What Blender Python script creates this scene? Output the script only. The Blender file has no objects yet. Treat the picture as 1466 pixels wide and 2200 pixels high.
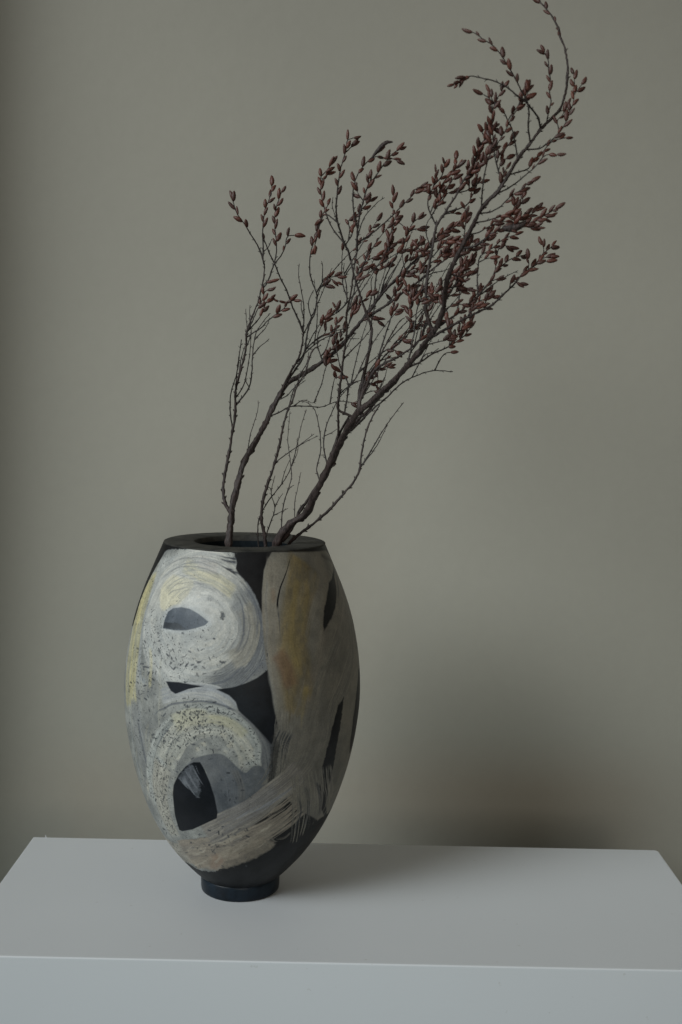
import bpy, math, random
import numpy as np
from mathutils import Vector, Quaternion

random.seed(7)
RNG = np.random.RandomState(11)
sc = bpy.context.scene
COL = sc.collection

# ------------------------------------------------------------------ camera
CAM_F, PITCH, ROLL = 2482.9, 0.089, 0.021          # focal length in pixels of the 1466 x 2200 photograph
CAM = np.array([0.148, -1.78, 0.7606])
cd = bpy.data.cameras.new('camera'); cam = bpy.data.objects.new('camera', cd); COL.objects.link(cam)
cd.sensor_fit = 'VERTICAL'; cd.sensor_height = 36.0; cd.lens = CAM_F / 2200 * 36.0
cd.clip_start = 0.05; cd.clip_end = 50
_c, _s = math.cos(PITCH), math.sin(PITCH)
FW = np.array([0, _c, -_s]); UP = np.array([0, _s, _c]); RT = np.array([1.0, 0, 0])
cr, sr = math.cos(ROLL), math.sin(ROLL)
from mathutils import Matrix
cx_ = RT * cr + UP * sr; cy_ = UP * cr - RT * sr
cam.matrix_world = Matrix(((cx_[0], cy_[0], -FW[0], CAM[0]), (cx_[1], cy_[1], -FW[1], CAM[1]),
                           (cx_[2], cy_[2], -FW[2], CAM[2]), (0, 0, 0, 1)))
cd.dof.use_dof = True; cd.dof.focus_distance = 1.80; cd.dof.aperture_fstop = 9.0
sc.camera = cam

# ------------------------------------------------------------------ world and light
w = bpy.data.worlds.new('World'); sc.world = w; w.use_nodes = True
bg = w.node_tree.nodes['Background']; bg.inputs[0].default_value = (1.0, 0.92, 0.76, 1); bg.inputs[1].default_value = 0.085

def area(name, loc, target, sx, sy, power, col, spread=180):
    l = bpy.data.lights.new(name, 'AREA'); l.shape = 'RECTANGLE'; l.size = sx; l.size_y = sy
    l.energy = power; l.color = col; l.spread = math.radians(spread)
    o = bpy.data.objects.new(name, l); COL.objects.link(o); o.location = loc
    o.rotation_euler = (Vector(target) - Vector(loc)).to_track_quat('-Z', 'Y').to_euler()
    return o
area('window_light', (-3.70, -2.64, 3.1), (0.22, 0.44, 0.46), 3.3, 3.3, 28.6, (0.92, 0.985, 1.0), 42)
area('rear_fill_light', (0.7, -3.5, 0.9), (0.20, 0.44, 0.55), 1.5, 1.4, 1.9, (1.0, 0.90, 0.78), 52)  # added warm fill from behind the camera, not a known window
area('low_fill_light', (0.0, -3.3, -0.35), (0.1, -0.25, -0.05), 1.6, 0.5, 0.6, (0.15, 0.75, 1.0), 60)  # added low fill that tints the plinth front blue, no real source

sc.view_settings.view_transform = 'Standard'; sc.view_settings.look = 'None'
sc.view_settings.exposure = 0.0; sc.view_settings.gamma = 1.0

# ------------------------------------------------------------------ helpers
def project(P):
    P = np.atleast_2d(np.asarray(P, float)) - CAM
    X = P @ RT; Y = P @ UP; Z = P @ FW
    x = CAM_F * X / Z; y = -CAM_F * Y / Z
    return np.c_[733 + x * cr - y * sr, 1100 + x * sr + y * cr]

def place(px, py, yw):
    """world point on the plane y = yw seen at photograph pixel (px, py)"""
    dx, dy = px - 733, py - 1100
    x = dx * cr + dy * sr; y = -dx * sr + dy * cr
    d = RT * (x / CAM_F) - UP * (y / CAM_F) + FW
    return CAM + d * ((yw - CAM[1]) / d[1])

def empty(name, loc, label, cat, group=None):
    o = bpy.data.objects.new(name, None); COL.objects.link(o); o.location = loc
    o.empty_display_size = 0.02
    o['label'] = label; o['category'] = cat
    if group: o['group'] = group
    return o

def mesh_obj(name, verts, faces, mat, parent=None, smooth=True):
    me = bpy.data.meshes.new(name); me.from_pydata([tuple(v) for v in verts], [], faces); me.update()
    if smooth: me.polygons.foreach_set('use_smooth', [True] * len(me.polygons))
    if mat: me.materials.append(mat)
    o = bpy.data.objects.new(name, me); COL.objects.link(o)
    if parent: o.parent = parent
    return o

class NT:
    """tiny helper round a node tree"""
    def __init__(s, name):
        s.m = bpy.data.materials.new(name); s.m.use_nodes = True; s.t = s.m.node_tree
        s.b = s.t.nodes['Principled BSDF']
    def n(s, typ, **kw):
        nd = s.t.nodes.new(typ)
        for k, v in kw.items():
            if k in nd.inputs.keys(): nd.inputs[k].default_value = v
            else: setattr(nd, k, v)
        return nd
    def l(s, a, b): s.t.links.new(a, b)
    def noise(s, scale, detail=3, rough=0.55, vec=None):
        nd = s.n('ShaderNodeTexNoise'); nd.inputs['Scale'].default_value = scale
        nd.inputs['Detail'].default_value = detail; nd.inputs['Roughness'].default_value = rough
        if vec: s.l(vec, nd.inputs['Vector'])
        return nd.outputs['Fac']
    def ramp(s, fac, stops):
        r = s.n('ShaderNodeValToRGB'); e = r.color_ramp.elements
        while len(e) < len(stops): e.new(0.5)
        for q, (p, c) in zip(e, stops):
            q.position = p; q.color = (c, c, c, 1) if isinstance(c, (int, float)) else (*c, 1)
        s.l(fac, r.inputs[0]); return r.outputs[0]
    def mix(s, fac, a, b, mode='MIX'):
        m = s.n('ShaderNodeMix', data_type='RGBA', blend_type=mode)
        for v, i in ((fac, 0), (a, 6), (b, 7)):
            if isinstance(v, (int, float)): m.inputs[i].default_value = v
            elif isinstance(v, tuple): m.inputs[i].default_value = (*v, 1)
            else: s.l(v, m.inputs[i])
        return m.outputs[2]
    def math(s, op, a, b=0.0):
        m = s.n('ShaderNodeMath', operation=op)
        for v, i in ((a, 0), (b, 1)):
            if isinstance(v, (int, float)): m.inputs[i].default_value = v
            else: s.l(v, m.inputs[i])
        return m.outputs[0]
    def bump(s, h, strength, dist):
        b = s.n('ShaderNodeBump'); b.inputs['Strength'].default_value = strength; b.inputs['Distance'].default_value = dist
        s.l(h, b.inputs['Height']); s.l(b.outputs[0], s.b.inputs['Normal'])
    def obj(s): return s.n('ShaderNodeTexCoord').outputs['Object']

# ------------------------------------------------------------------ setting: wall, floor
def mat_wall():
    k = NT('wall_paint'); v = k.obj()
    big = k.noise(1.3, 3, 0.5, v); fine = k.noise(160, 4, 0.6, v); scuff = k.noise(9, 6, 0.7, v)
    c = k.mix(k.ramp(big, [(0.3, 0.0), (0.7, 1.0)]), (0.352, 0.339, 0.291), (0.380, 0.366, 0.313))
    c = k.mix(k.ramp(scuff, [(0.62, 0.0), (0.80, 0.25)]), c, (0.41, 0.395, 0.34))
    c = k.mix(1.0, c, k.ramp(k.noise(48, 5, 0.65, v), [(0.3, 0.985), (0.7, 1.012)]), 'MULTIPLY')
    k.l(c, k.b.inputs['Base Color']); k.b.inputs['Roughness'].default_value = 0.66
    k.b.inputs['Specular IOR Level'].default_value = 0.25
    h = k.math('ADD', k.math('MULTIPLY', fine, 0.25), k.noise(22, 3, 0.5, v))
    k.bump(h, 0.26, 0.002)
    return k.m
WALL_Y = 0.44
def grid_plane(name, p0, du, dv, mat, label, kind='structure'):
    p0, du, dv = map(np.array, (p0, du, dv))
    o = mesh_obj(name, [p0, p0 + du, p0 + du + dv, p0 + dv], [(0, 1, 2, 3)], mat, smooth=False)
    o['kind'] = kind; o['label'] = label
    return o
grid_plane('wall', (-2.6, WALL_Y, -0.95), (5.6, 0, 0), (0, 0, 3.1), mat_wall(), 'plain grey-green taupe painted wall behind the plinth')
def shade_block():  # added block out of frame, there only to darken the wall's left edge
    x0, x1, y0, y1, z0, z1 = -1.0, -0.695, 0.24, WALL_Y - 0.001, -0.95, 2.1
    V = [(x, y, z) for z in (z0, z1) for x, y in ((x0, y0), (x1, y0), (x1, y1), (x0, y1))]
    o = mesh_obj('shade_block', V, [(0, 1, 5, 4), (1, 2, 6, 5), (3, 0, 4, 7), (4, 5, 6, 7)], bpy.data.materials['wall_paint'], smooth=False)
    o['kind'] = 'structure'; o['label'] = 'added block out of view at the left, shading the edge of the wall'
shade_block()
def mat_floor():
    k = NT('floor_concrete'); v = k.obj()
    c = k.mix(k.noise(3, 4, 0.6, v), (0.10, 0.098, 0.09), (0.14, 0.135, 0.125))
    k.l(c, k.b.inputs['Base Color']); k.b.inputs['Roughness'].default_value = 0.6
    return k.m
grid_plane('floor', (-2.6, -3.0, -0.95), (5.6, 0, 0), (0, 3.44, 0), mat_floor(), 'dull grey floor under the plinth')

# ------------------------------------------------------------------ plinth
def mat_plinth():
    k = NT('plinth_white_paint'); v = k.obj()
    c = k.mix(k.noise(5, 3, 0.5, v), (0.645, 0.665, 0.685), (0.675, 0.695, 0.715))
    spots = k.noise(75, 2, 0.5, v)
    c = k.mix(k.ramp(spots, [(0.735, 0.0), (0.77, 0.45)]), c, (0.5, 0.5, 0.49))
    k.l(c, k.b.inputs['Base Color']); k.b.inputs['Roughness'].default_value = 0.48
    k.bump(k.noise(330, 3, 0.6, v), 0.12, 0.001)
    return k.m
PX0, PX1, PY0, PY1, PH = -0.381, 0.7174, -0.2493, 0.1922, 0.72
def plinth():
    import bmesh
    root = empty('plinth', (0.168, -0.03, -0.95), 'long low white painted box plinth with sharp edges standing in front of the wall', 'plinth')
    bm = bmesh.new()
    bot = [bm.verts.new(p) for p in ((PX0, PY0, -0.95), (PX1, PY0, -0.95), (PX1, PY1, -0.95), (PX0, PY1, -0.95))]
    top = [bm.verts.new((v.co.x, v.co.y, 0.0)) for v in bot]
    bm.faces.new(bot[::-1]); bm.faces.new(top)
    for i in range(4): bm.faces.new((bot[i], bot[(i + 1) % 4], top[(i + 1) % 4], top[i]))
    bm.edges.ensure_lookup_table()
    ed = [e for e in bm.edges if abs(e.verts[0].co.x - PX1) < 1e-4 and abs(e.verts[1].co.x - PX1) < 1e-4
          and abs(e.verts[0].co.y - PY1) < 1e-4 and abs(e.verts[1].co.y - PY1) < 1e-4]
    bmesh.ops.bevel(bm, geom=ed, offset=0.009, segments=4, profile=0.5, affect='EDGES')
    ed = [e for e in bm.edges if (len(e.link_faces) == 2 and e.calc_face_angle(0) > 1.0)]
    bmesh.ops.bevel(bm, geom=ed, offset=0.0022, segments=4, profile=0.5, affect='EDGES')
    for v in bm.verts: v.co -= Vector(root.location)
    me = bpy.data.meshes.new('box_body'); bm.to_mesh(me); bm.free()
    me.materials.append(mat_plinth())
    o = bpy.data.objects.new('box_body', me); COL.objects.link(o); o.parent = root
    # a splinter of paint standing up at the back edge
    b = place(99.5, 1799.5, PY1 - 0.002); t = place(97, 1792, PY1 - 0.002); L = np.array(root.location)
    q = [b + (-.0008, 0, 0), b + (.001, 0, 0), b + (0, .001, 0), t]
    mesh_obj('paint_splinter', [p - L for p in q], [(0, 1, 3), (1, 2, 3), (2, 0, 3), (0, 2, 1)], me.materials[0], root, False)
plinth()

# ------------------------------------------------------------------ numpy noise and paint engine
def vnoise(x, y, seed):
    r = np.random.RandomState(seed); T = r.rand(256, 256).astype(np.float32)
    xi = np.floor(x).astype(np.int64); yi = np.floor(y).astype(np.int64)
    fx = (x - xi).astype(np.float32); fy = (y - yi).astype(np.float32)
    fx = fx * fx * (3 - 2 * fx); fy = fy * fy * (3 - 2 * fy)
    a = T[xi & 255, yi & 255]; b = T[(xi + 1) & 255, yi & 255]; c = T[xi & 255, (yi + 1) & 255]; d = T[(xi + 1) & 255, (yi + 1) & 255]
    return (a * (1 - fx) + b * fx) * (1 - fy) + (c * (1 - fx) + d * fx) * fy
def fbm(x, y, seed, o=3):
    s = 0; a = 0.5; t = 0
    for k in range(o):
        s = s + a * vnoise(x * 2 ** k + 17.3 * k, y * 2 ** k + 5.1 * k, seed + k); t += a; a *= 0.55
    return s / t
def sstep(a, b, x):
    t = np.clip((x - a) / (b - a), 0, 1); return t * t * (3 - 2 * t)
def catmull(P, n=8):
    P = np.asarray(P, float)
    if len(P) < 3: return np.array([P[0] + (P[-1] - P[0]) * t for t in np.linspace(0, 1, n + 1)])
    Q = np.vstack([2 * P[0] - P[1], P, 2 * P[-1] - P[-2]]); out = []
    for i in range(1, len(Q) - 2):
        for t in np.linspace(0, 1, n, endpoint=False):
            a, b, c, d = Q[i - 1], Q[i], Q[i + 1], Q[i + 2]
            out.append(0.5 * (2 * b + (c - a) * t + (2 * a - 5 * b + 4 * c - d) * t * t + (3 * b - a - 3 * c + d) * t ** 3))
    out.append(P[-1]); return np.array(out)

# vase profile, measured from the silhouette
ZK = np.array([.021, .03, .045, .065, .09, .13, .17, .21, .26, .31, .36, .40, .44, .48, .515, .5515])
RK = np.array([.0590, .0692, .0838, .1012, .1192, .1412, .1568, .1688, .1786, .1832, .1815, .1762, .1676, .1546, .1402, .1247])
def prof(z):
    m = np.gradient(RK, ZK); i = np.clip(np.searchsorted(ZK, z) - 1, 0, len(ZK) - 2)
    h = ZK[i + 1] - ZK[i]; t = (z - ZK[i]) / h
    return (2*t**3-3*t**2+1)*RK[i] + (t**3-2*t**2+t)*h*m[i] + (-2*t**3+3*t**2)*RK[i+1] + (t**3-t**2)*h*m[i+1]
PHI0 = math.atan2(CAM[1], CAM[0])               # the side that faces the camera
UR, VS = 252.0, 1370.0
def uv_of(phi, z): return phi * UR, 1165 + (0.5529 - z) * VS
_ph = np.linspace(-1.48, 1.48, 520); _z = np.linspace(.021, .5515, 520)
_PH, _Z = np.meshgrid(_ph, _z); _R = prof(_Z)
_P = np.stack([_R * np.cos(_PH + PHI0), _R * np.sin(_PH + PHI0), _Z], -1).reshape(-1, 3)
_px = project(_P); _PHf, _Zf = _PH.ravel(), _Z.ravel()
def PT(pts, raw=False):
    """photograph points on the vase -> unrolled surface coordinates (points beyond the outline continue round the side)"""
    out = []
    for x, y in pts:
        d = (_px[:, 0] - x) ** 2 + (_px[:, 1] - y) ** 2; i = int(d.argmin()); u, v = uv_of(_PHf[i], _Zf[i])
        ex = math.sqrt(d[i])
        if ex > 3: u += math.copysign(ex, x - _px[i, 0])
        out.append((u, v))
    return np.array(out, np.float32)

class Canvas:
    def __init__(s, U, V):
        s.U, s.V = U.astype(np.float32), V.astype(np.float32); n = len(U)
        s.col = np.tile(np.array([.0070, .0075, .0080], np.float32), (n, 1))
        s.h = np.zeros(n, np.float32); s.sp = np.zeros(n, np.float32)
        f = fbm(s.U / 60, s.V / 60, 3); s.col *= (0.8 + 0.5 * f)[:, None]
    def near(s, P, pad):
        a, b = P.min(0) - pad, P.max(0) + pad
        return np.where((s.U > a[0]) & (s.U < b[0]) & (s.V > a[1]) & (s.V < b[1]))[0]
    def path(s, P, idx):
        x, y = s.U[idx], s.V[idx]; best = np.full(len(idx), 1e9, np.float32); T = np.zeros(len(idx), np.float32); S = T.copy(); acc = 0.0
        for a, b in zip(P[:-1], P[1:]):
            d = b - a; L = float(np.hypot(*d)) + 1e-6; d = d / L
            rx, ry = x - a[0], y - a[1]; t = np.clip(rx * d[0] + ry * d[1], 0, L)
            qx, qy = rx - t * d[0], ry - t * d[1]; dd = qx * qx + qy * qy; m = dd < best
            best[m] = dd[m]; S[m] = (acc + t)[m]; T[m] = (np.sqrt(dd) * np.sign(rx * d[1] - ry * d[0]))[m]; acc += L
        return S, T, acc
    def put(s, idx, a, col, h=0.0, sp=None):
        a = np.clip(a, 0, 1)
        s.col[idx] = s.col[idx] * (1 - a)[:, None] + col * a[:, None]
        s.h[idx] = s.h[idx] * (1 - a) + h * a
        if sp is not None: s.sp[idx] = s.sp[idx] * (1 - a) + sp * a
    def stroke(s, pts, width, c1, c2, alpha=1.0, freq=0.30, dry=0.0, end_dry=0.0, start_dry=0.0, soft=2.0, sp=None, fade=12.0, seed=1, long=70.0, raw=False, contrast=1.0, edge=3.5, w2=None, cap=True):
        P = np.array(pts, np.float32) if raw else PT(pts)
        P = catmull(P, 6).astype(np.float32); idx = s.near(P, width * 0.6 + 12)
        if not len(idx): return
        S, T, L = s.path(P, idx)
        W = (width + ((w2 if w2 is not None else width) - width) * S / L) / 2
        T = T + (fbm(S / 45, T * 0 + 3, seed + 50) - .5) * edge * 2
        st = fbm(T * freq, S / long, seed, 4); st2 = fbm(T * freq * 0.35, S / (long * 1.6), seed + 9, 3)
        k = np.clip((st - .5) * 2.6 * contrast + .5, 0, 1)
        e = 1 - sstep(W - soft, W + 0.5, np.abs(T) + (st2 - .5) * edge * 2)
        if fade: e = e * sstep(-2, fade, S) * sstep(-2, fade, L - S)
        if not cap:
            e = e * ((S > 0.01) & (S < L - 0.01))
        thr = dry + end_dry * sstep(L * 0.6, L, S) + start_dry * (1 - sstep(0, L * 0.4, S))
        d = sstep(thr - .12, thr + .12, np.clip((st - .5) * 2 + .5, 0, 1)) if (dry + end_dry + start_dry) > 0 else 1
        c = np.array(c1, np.float32) * (1 - k)[:, None] + np.array(c2, np.float32) * k[:, None]
        c = c * (0.80 + 0.4 * st2)[:, None]
        s.put(idx, alpha * e * d, c, k * 0.5 + .3, sp)
    def poly(s, pts, c1, c2=None, alpha=1.0, soft=1.5, jag=0.0, jfreq=0.15, sp=None, seed=1, scale=30.0, raw=False, smooth=True, pattern=None, grade=None):
        P = np.array(pts, np.float32) if raw else PT(pts)
        P = np.vstack([P, P[:1]])
        if smooth: P = catmull(P, 4).astype(np.float32)
        idx = s.near(P, 14); 
        if not len(idx): return
        x, y = s.U[idx], s.V[idx]
        if jag:
            x = x + (fbm(x * jfreq, y * jfreq, seed + 31) - .5) * jag; y = y + (fbm(x * jfreq + 40, y * jfreq, seed + 32) - .5) * jag
        ins = np.zeros(len(idx), bool); best = np.full(len(idx), 1e9, np.float32)
        for a, b in zip(P[:-1], P[1:]):
            c = ((a[1] > y) != (b[1] > y)) & (x < (b[0] - a[0]) * (y - a[1]) / (b[1] - a[1] + 1e-9) + a[0]); ins ^= c
            d = b - a; L2 = float(d @ d) + 1e-6; t = np.clip(((x - a[0]) * d[0] + (y - a[1]) * d[1]) / L2, 0, 1)
            best = np.minimum(best, (x - a[0] - t * d[0]) ** 2 + (y - a[1] - t * d[1]) ** 2)
        sd = np.where(ins, 1, -1) * np.sqrt(best)
        a_ = sstep(-soft, soft, sd) * alpha
        n = fbm(x / scale, y / scale, seed, 4) if pattern is None else pattern(x, y)
        k = np.clip((n - .5) * 2.4 + .5, 0, 1)
        c2 = c1 if c2 is None else c2
        c = np.array(c1, np.float32) * (1 - k)[:, None] + np.array(c2, np.float32) * k[:, None]
        s.put(idx, a_, c, .1 if max(c1) < .1 else .4 + .2 * k, sp)

WHITE, GREY, CREAM, YEL = (.61, .62, .60), (.26, .28, .30), (.64, .62, .50), (.62, .57, .30)
MID, DARK, BLACK = (.15, .165, .19), (.06, .066, .078), (.0075, .008, .0095)
TAUPE, BEIGE, OCH, RUST = (.22, .205, .175), (.33, .315, .275), (.27, .205, .085), (.22, .13, .075)

def rings(cx, cy, radii, ax, ay, wd, c1, c2, th0, th1, seed, cv, **kw):
    for i, r in enumerate(radii):
        pts = [(cx + r * ax * math.cos(t), cy + r * ay * math.sin(t)) for t in np.linspace(th0, th1, 26)]
        kw.setdefault('fade', 60.0); cv.stroke(pts, wd, c1, c2, seed=seed + i * 3, **kw)

def paint_front(cv):
    st, po = cv.stroke, cv.poly
    # --- pale left field that wraps round the side
    po([(345,1187),(372,1180),(420,1180),(470,1183),(500,1186),(508,1204),(520,1225),(545,1262),(560,1310),(570,1360),(578,1410),(574,1440),(556,1455),(530,1468),(500,1478),(470,1483),
        (480,1500),(520,1530),(560,1575),(585,1640),(580,1690),(520,1800),(470,1868),(440,1872),(405,1855),(350,1795),(300,1690),(262,1600),(232,1560),(222,1450),(240,1390),(292,1300),(310,1250),(325,1215)],
       (.23,.245,.25), (.40,.42,.42), jag=7, sp=.75, seed=4, scale=30)
    # --- upper swirl: concentric strokes
    po([(535,1240),(560,1290),(574,1350),(578,1410),(574,1440),(556,1455),(530,1468),(500,1476),(520,1440),(545,1390),(545,1320),(530,1270)], MID, (.24,.25,.26), alpha=.85, soft=8, jag=8, seed=3, scale=25)
    po([(345,1200),(400,1190),(470,1195),(520,1240),(545,1300),(550,1380),(520,1440),(450,1470),(370,1462),(318,1440),(310,1360),(325,1270)], (.42,.45,.47), (.57,.59,.59), soft=8, alpha=.8, scale=18, seed=33, sp=.7)
    rings(430, 1345, [105], 0.95, 1.08, 84, (.40,.43,.45), (.56,.58,.58), 0.9, 4.2, 31, cv, freq=.22, sp=.85, alpha=.9, contrast=.7, long=40)
    rings(428, 1345, [104], 0.98, 1.14, 88, (.44,.46,.47), WHITE, -3.1, -.5, 35, cv, freq=.30, sp=.35, contrast=.8, long=45)
    rings(440, 1345, [124], 0.93, 1.04, 50, (.10,.11,.125), (.32,.34,.355), -1.0, 1.75, 20, cv, alpha=.8, freq=.50, sp=.1, contrast=1.2)
    rings(438, 1340, [142], 0.92, 1.02, 26, DARK, GREY, -1.0, 1.6, 26, cv, alpha=.75, freq=.6, dry=.25)
    rings(430, 1345, [68], 1.0, .95, 62, (.42,.45,.47), WHITE, -.6, 2.2, 47, cv, freq=.30, sp=.55, contrast=.8, long=35, alpha=.85)
    rings(428, 1340, [48], 1.1, .85, 56, (.50,.53,.55), (.62,.63,.62), -3.2, .6, 53, cv, freq=.22, sp=.3, contrast=.6, long=30, alpha=.8)
    rings(432, 1345, [92], 1.0, 1.05, 26, (.30,.33,.36), (.46,.48,.50), -.9, .4, 57, cv, freq=.4, sp=.2, alpha=.6, fade=40)
    for k in range(60):                       # loose dabs that break the rings up
        th = RNG.uniform(-3.3, 1.9); rr_ = RNG.uniform(45, 130); dl = RNG.uniform(.12, .35)
        bright = RNG.rand() < (.75 if th < -.8 or th > 1.2 else .4)
        rings(432, 1343, [rr_], .97, 1.06, RNG.uniform(5, 16), WHITE if bright else MID, (.64,.63,.58) if bright else GREY, th, th + dl, 600 + k * 4, cv, alpha=RNG.uniform(.25, .6), freq=.5, dry=.3, fade=8, soft=3, sp=None)
    st([(520,1300),(538,1330),(538,1370),(522,1405),(495,1425)], 40, (.30,.30,.28), (.42,.41,.37), alpha=.85, freq=.35, seed=60, sp=.1)
    st([(500,1290),(520,1330),(520,1370),(500,1400)], 26, MID, GREY, alpha=.45, freq=.5, seed=61)
    for k, (r, a0, a1, wd, al) in enumerate([(92,-1.0,.9,5,.8),(102,-1.2,1.0,3,.8),(120,-1.1,.7,4,.7),(134,-1.0,1.2,4,.75),(60,.0,1.3,4,.5),(76,.3,1.6,3,.6),(110,.4,1.8,3,.6),(126,.6,1.9,5,.65),(142,.5,1.7,4,.6)]):
        rings(440, 1340, [r], .95, 1.04, wd, DARK, MID, a0, a1, 70 + k, cv, alpha=al, freq=.5, dry=.35, soft=1.5)
    # cream wedge and upper yellow streaks
    po([(372,1236),(415,1245),(408,1270),(394,1290),(372,1304),(350,1309),(345,1285),(352,1255)], (.60,.59,.50), (.70,.68,.54), alpha=.9, soft=4, jag=6, seed=5)
    st([(395,1214),(430,1232),(470,1250),(505,1275)], 34, (.42,.42,.33), (.66,.62,.42), alpha=.6, freq=.5, seed=62, soft=8, contrast=1.5)
    st([(425,1205),(450,1216),(470,1222)], 26, (.45,.43,.42), (.58,.55,.52), alpha=.6, freq=.2, seed=63, soft=6)
    for k in range(9):
        y = 1196 + k * 9; st([(352 + k, y + 26 - k), (385, y + 6), (430, y + 3), (480 - k * 2, y + 22)], 2.6, MID, GREY, alpha=.6, dry=.32, freq=.6, seed=80 + k, soft=1.4)
    # yellow band down the left
    st([(330,1228),(308,1290),(293,1350),(284,1410),(279,1470),(282,1520)], 74, (.42,.42,.33), YEL, alpha=.75, freq=.28, seed=90, sp=.8, contrast=1.1, soft=7)
    st([(322,1250),(305,1300),(296,1345)], 26, YEL, (.68,.62,.36), alpha=.6, freq=.3, seed=92, sp=.6, soft=4)
    st([(322,1390),(326,1430),(322,1480)], 16, CREAM, YEL, alpha=.5, freq=.2, seed=93, sp=.9, soft=6)
    st([(345,1235),(318,1300),(303,1380),(300,1450),(318,1470)], 15, (.33,.37,.41), (.45,.48,.51), alpha=.7, freq=.3, seed=94, sp=.7, soft=5)
    st([(300,1215),(282,1270),(268,1330)], 14, BLACK, DARK, seed=95, freq=.2, alpha=.9, soft=3, w2=4)
    st([(330,1230),(300,1290),(286,1350),(278,1420)], 4, (.45,.48,.5), WHITE, alpha=.6, freq=.3, seed=96)
    po([(356,1184),(338,1214),(325,1237),(313,1262),(302,1290),(294,1318),(286,1345),(240,1345),(230,1180),(300,1150)], BLACK, (.012,.013,.014), soft=2, jag=4, seed=2, smooth=False, sp=0)
    # dark wisps cutting in at the upper right of the swirl
    for k, p in enumerate([[(512,1202),(490,1199),(462,1192)], [(512,1210),(490,1207),(470,1199)], [(504,1225),(488,1221),(472,1214)], [(512,1234),(495,1226),(478,1219)], [(506,1214),(494,1211),(480,1206)], [(530,1246),(512,1232),(492,1224)]]):
        st(p, 7 if k != 4 else 4, BLACK, DARK, seed=100 + k, freq=.5, end_dry=.5, w2=1.5, edge=1.5, alpha=.95)
    st([(503,1180),(498,1188),(504,1194)], 9, GREY, WHITE, seed=107, freq=.6, alpha=.7, dry=.4)
    st([(522,1243),(535,1262),(548,1285),(560,1310)], 5, MID, GREY, seed=108, freq=.5, dry=.45, alpha=.7)
    for k in range(34):                      # thin translucent drags of the brush
        th = RNG.uniform(-3.4, 1.7); rings(431, 1344, [RNG.uniform(48, 146)], .96, 1.07, RNG.uniform(3, 13), (.16,.175,.19), (.34,.36,.38), th, th + RNG.uniform(.5, 1.3), 3000 + k, cv, alpha=RNG.uniform(.18, .42), freq=.7, dry=.3, fade=35, soft=4)
    for k in range(24):
        x = RNG.uniform(278, 350); y = RNG.uniform(1400, 1640)
        st([(x + 6, y - 30), (x, y), (x + 3, y + 50)], RNG.uniform(4, 14), (.15,.16,.165) if k % 2 else (.40,.41,.38), (.30,.31,.31) if k % 2 else (.52,.52,.46), alpha=RNG.uniform(.2, .5), freq=.6, dry=.3, soft=4, seed=3200 + k)
    for k in range(26):                      # hair-thin lines left by the brush
        r0 = 72 + k * 2.9; a0 = RNG.uniform(-2.6, -1.9); rings(430, 1343, [r0], .97, 1.10, RNG.uniform(1.2, 2.2), MID, (.30,.33,.36), a0, a0 + RNG.uniform(.6, 1.5), 900 + k, cv, alpha=RNG.uniform(.35, .75), freq=.5, dry=.3, fade=10, soft=1, edge=1)
    # small dark pupil mark
    po([(474,1314),(480,1316),(483,1324),(478,1331),(472,1326),(475,1321)], (.05,.055,.06), alpha=.85, jag=6, jfreq=.4, soft=2.5, seed=6)
    # eye 1
    po([(345,1352),(352,1322),(366,1304),(390,1299),(418,1306),(440,1318),(456,1338),(440,1352),(400,1361),(370,1360)], (.44,.48,.53), (.50,.54,.57), soft=4, alpha=.7, seed=8)
    po([(350,1349.5),(354,1333),(361,1315),(372,1307),(390,1305),(408,1308.5),(426,1317.5),(440,1328),(448.5,1336),(441,1343),(420,1350),(400,1354),(375,1353.5)], (.070,.085,.105), (.125,.145,.17), smooth=False, soft=1.0, seed=9, scale=22)
    po([(351,1349),(354,1337),(372,1338),(385,1340),(394,1348),(398,1352.5),(375,1352.5)], (.03,.036,.045), (.06,.07,.08), smooth=False, soft=1.5, jag=5, jfreq=.3, seed=10)
    def dashes(n, x0, x1, y0, y1, sd, tilt):
        for k in range(n):
            x = min(max(RNG.normal((x0 + x1) / 2, (x1 - x0) / 3.4), x0), x1); y = min(max(RNG.normal((y0 + y1) / 2, (y1 - y0) / 3.4), y0), y1)
            a_ = tilt + RNG.normal(0, .7); l_ = RNG.uniform(2, 6)
            st([(x, y), (x + l_ * math.cos(a_), y + l_ * math.sin(a_))], RNG.uniform(2.0, 4.2), (.03,.034,.04), (.08,.085,.095), alpha=RNG.uniform(.55, .95), seed=sd + k, fade=0, soft=1.2, edge=1.2, freq=.5)
    flecks = dashes
    dashes(70, 295, 480, 1360, 1465, 2000, .4)
    # --- small wedge and black triangle
    po([(505,1176),(590,1180),(580,1198),(570,1232),(566,1290),(566,1325),(552,1285),(536,1258),(520,1240),(507,1222)], (.007,.007,.008), (.012,.012,.013), soft=1.5, jag=4, seed=12, smooth=False, sp=0)
    # --- lower left swirl
    st([(290,1500),(293,1560),(310,1640),(340,1730)], 50, GREY, (.33,.345,.35), alpha=.8, freq=.25, seed=110, sp=.8)
    st([(278,1520),(283,1580),(296,1650),(322,1730)], 6, (.40,.46,.50), (.48,.54,.58), alpha=.7, freq=.2, seed=111)
    st([(296,1545),(302,1580),(318,1650)], 9, DARK, MID, alpha=.6, freq=.5, seed=112, dry=.45)
    st([(345,1500),(400,1484),(450,1487),(490,1505),(506,1528)], 32, (.36,.39,.44), (.50,.52,.53), alpha=.95, freq=.3, seed=113, sp=.3)
    st([(330,1535),(372,1512),(420,1506),(470,1512),(510,1527)], 4, DARK, MID, alpha=.85, freq=.5, seed=114, dry=.2)
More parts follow.
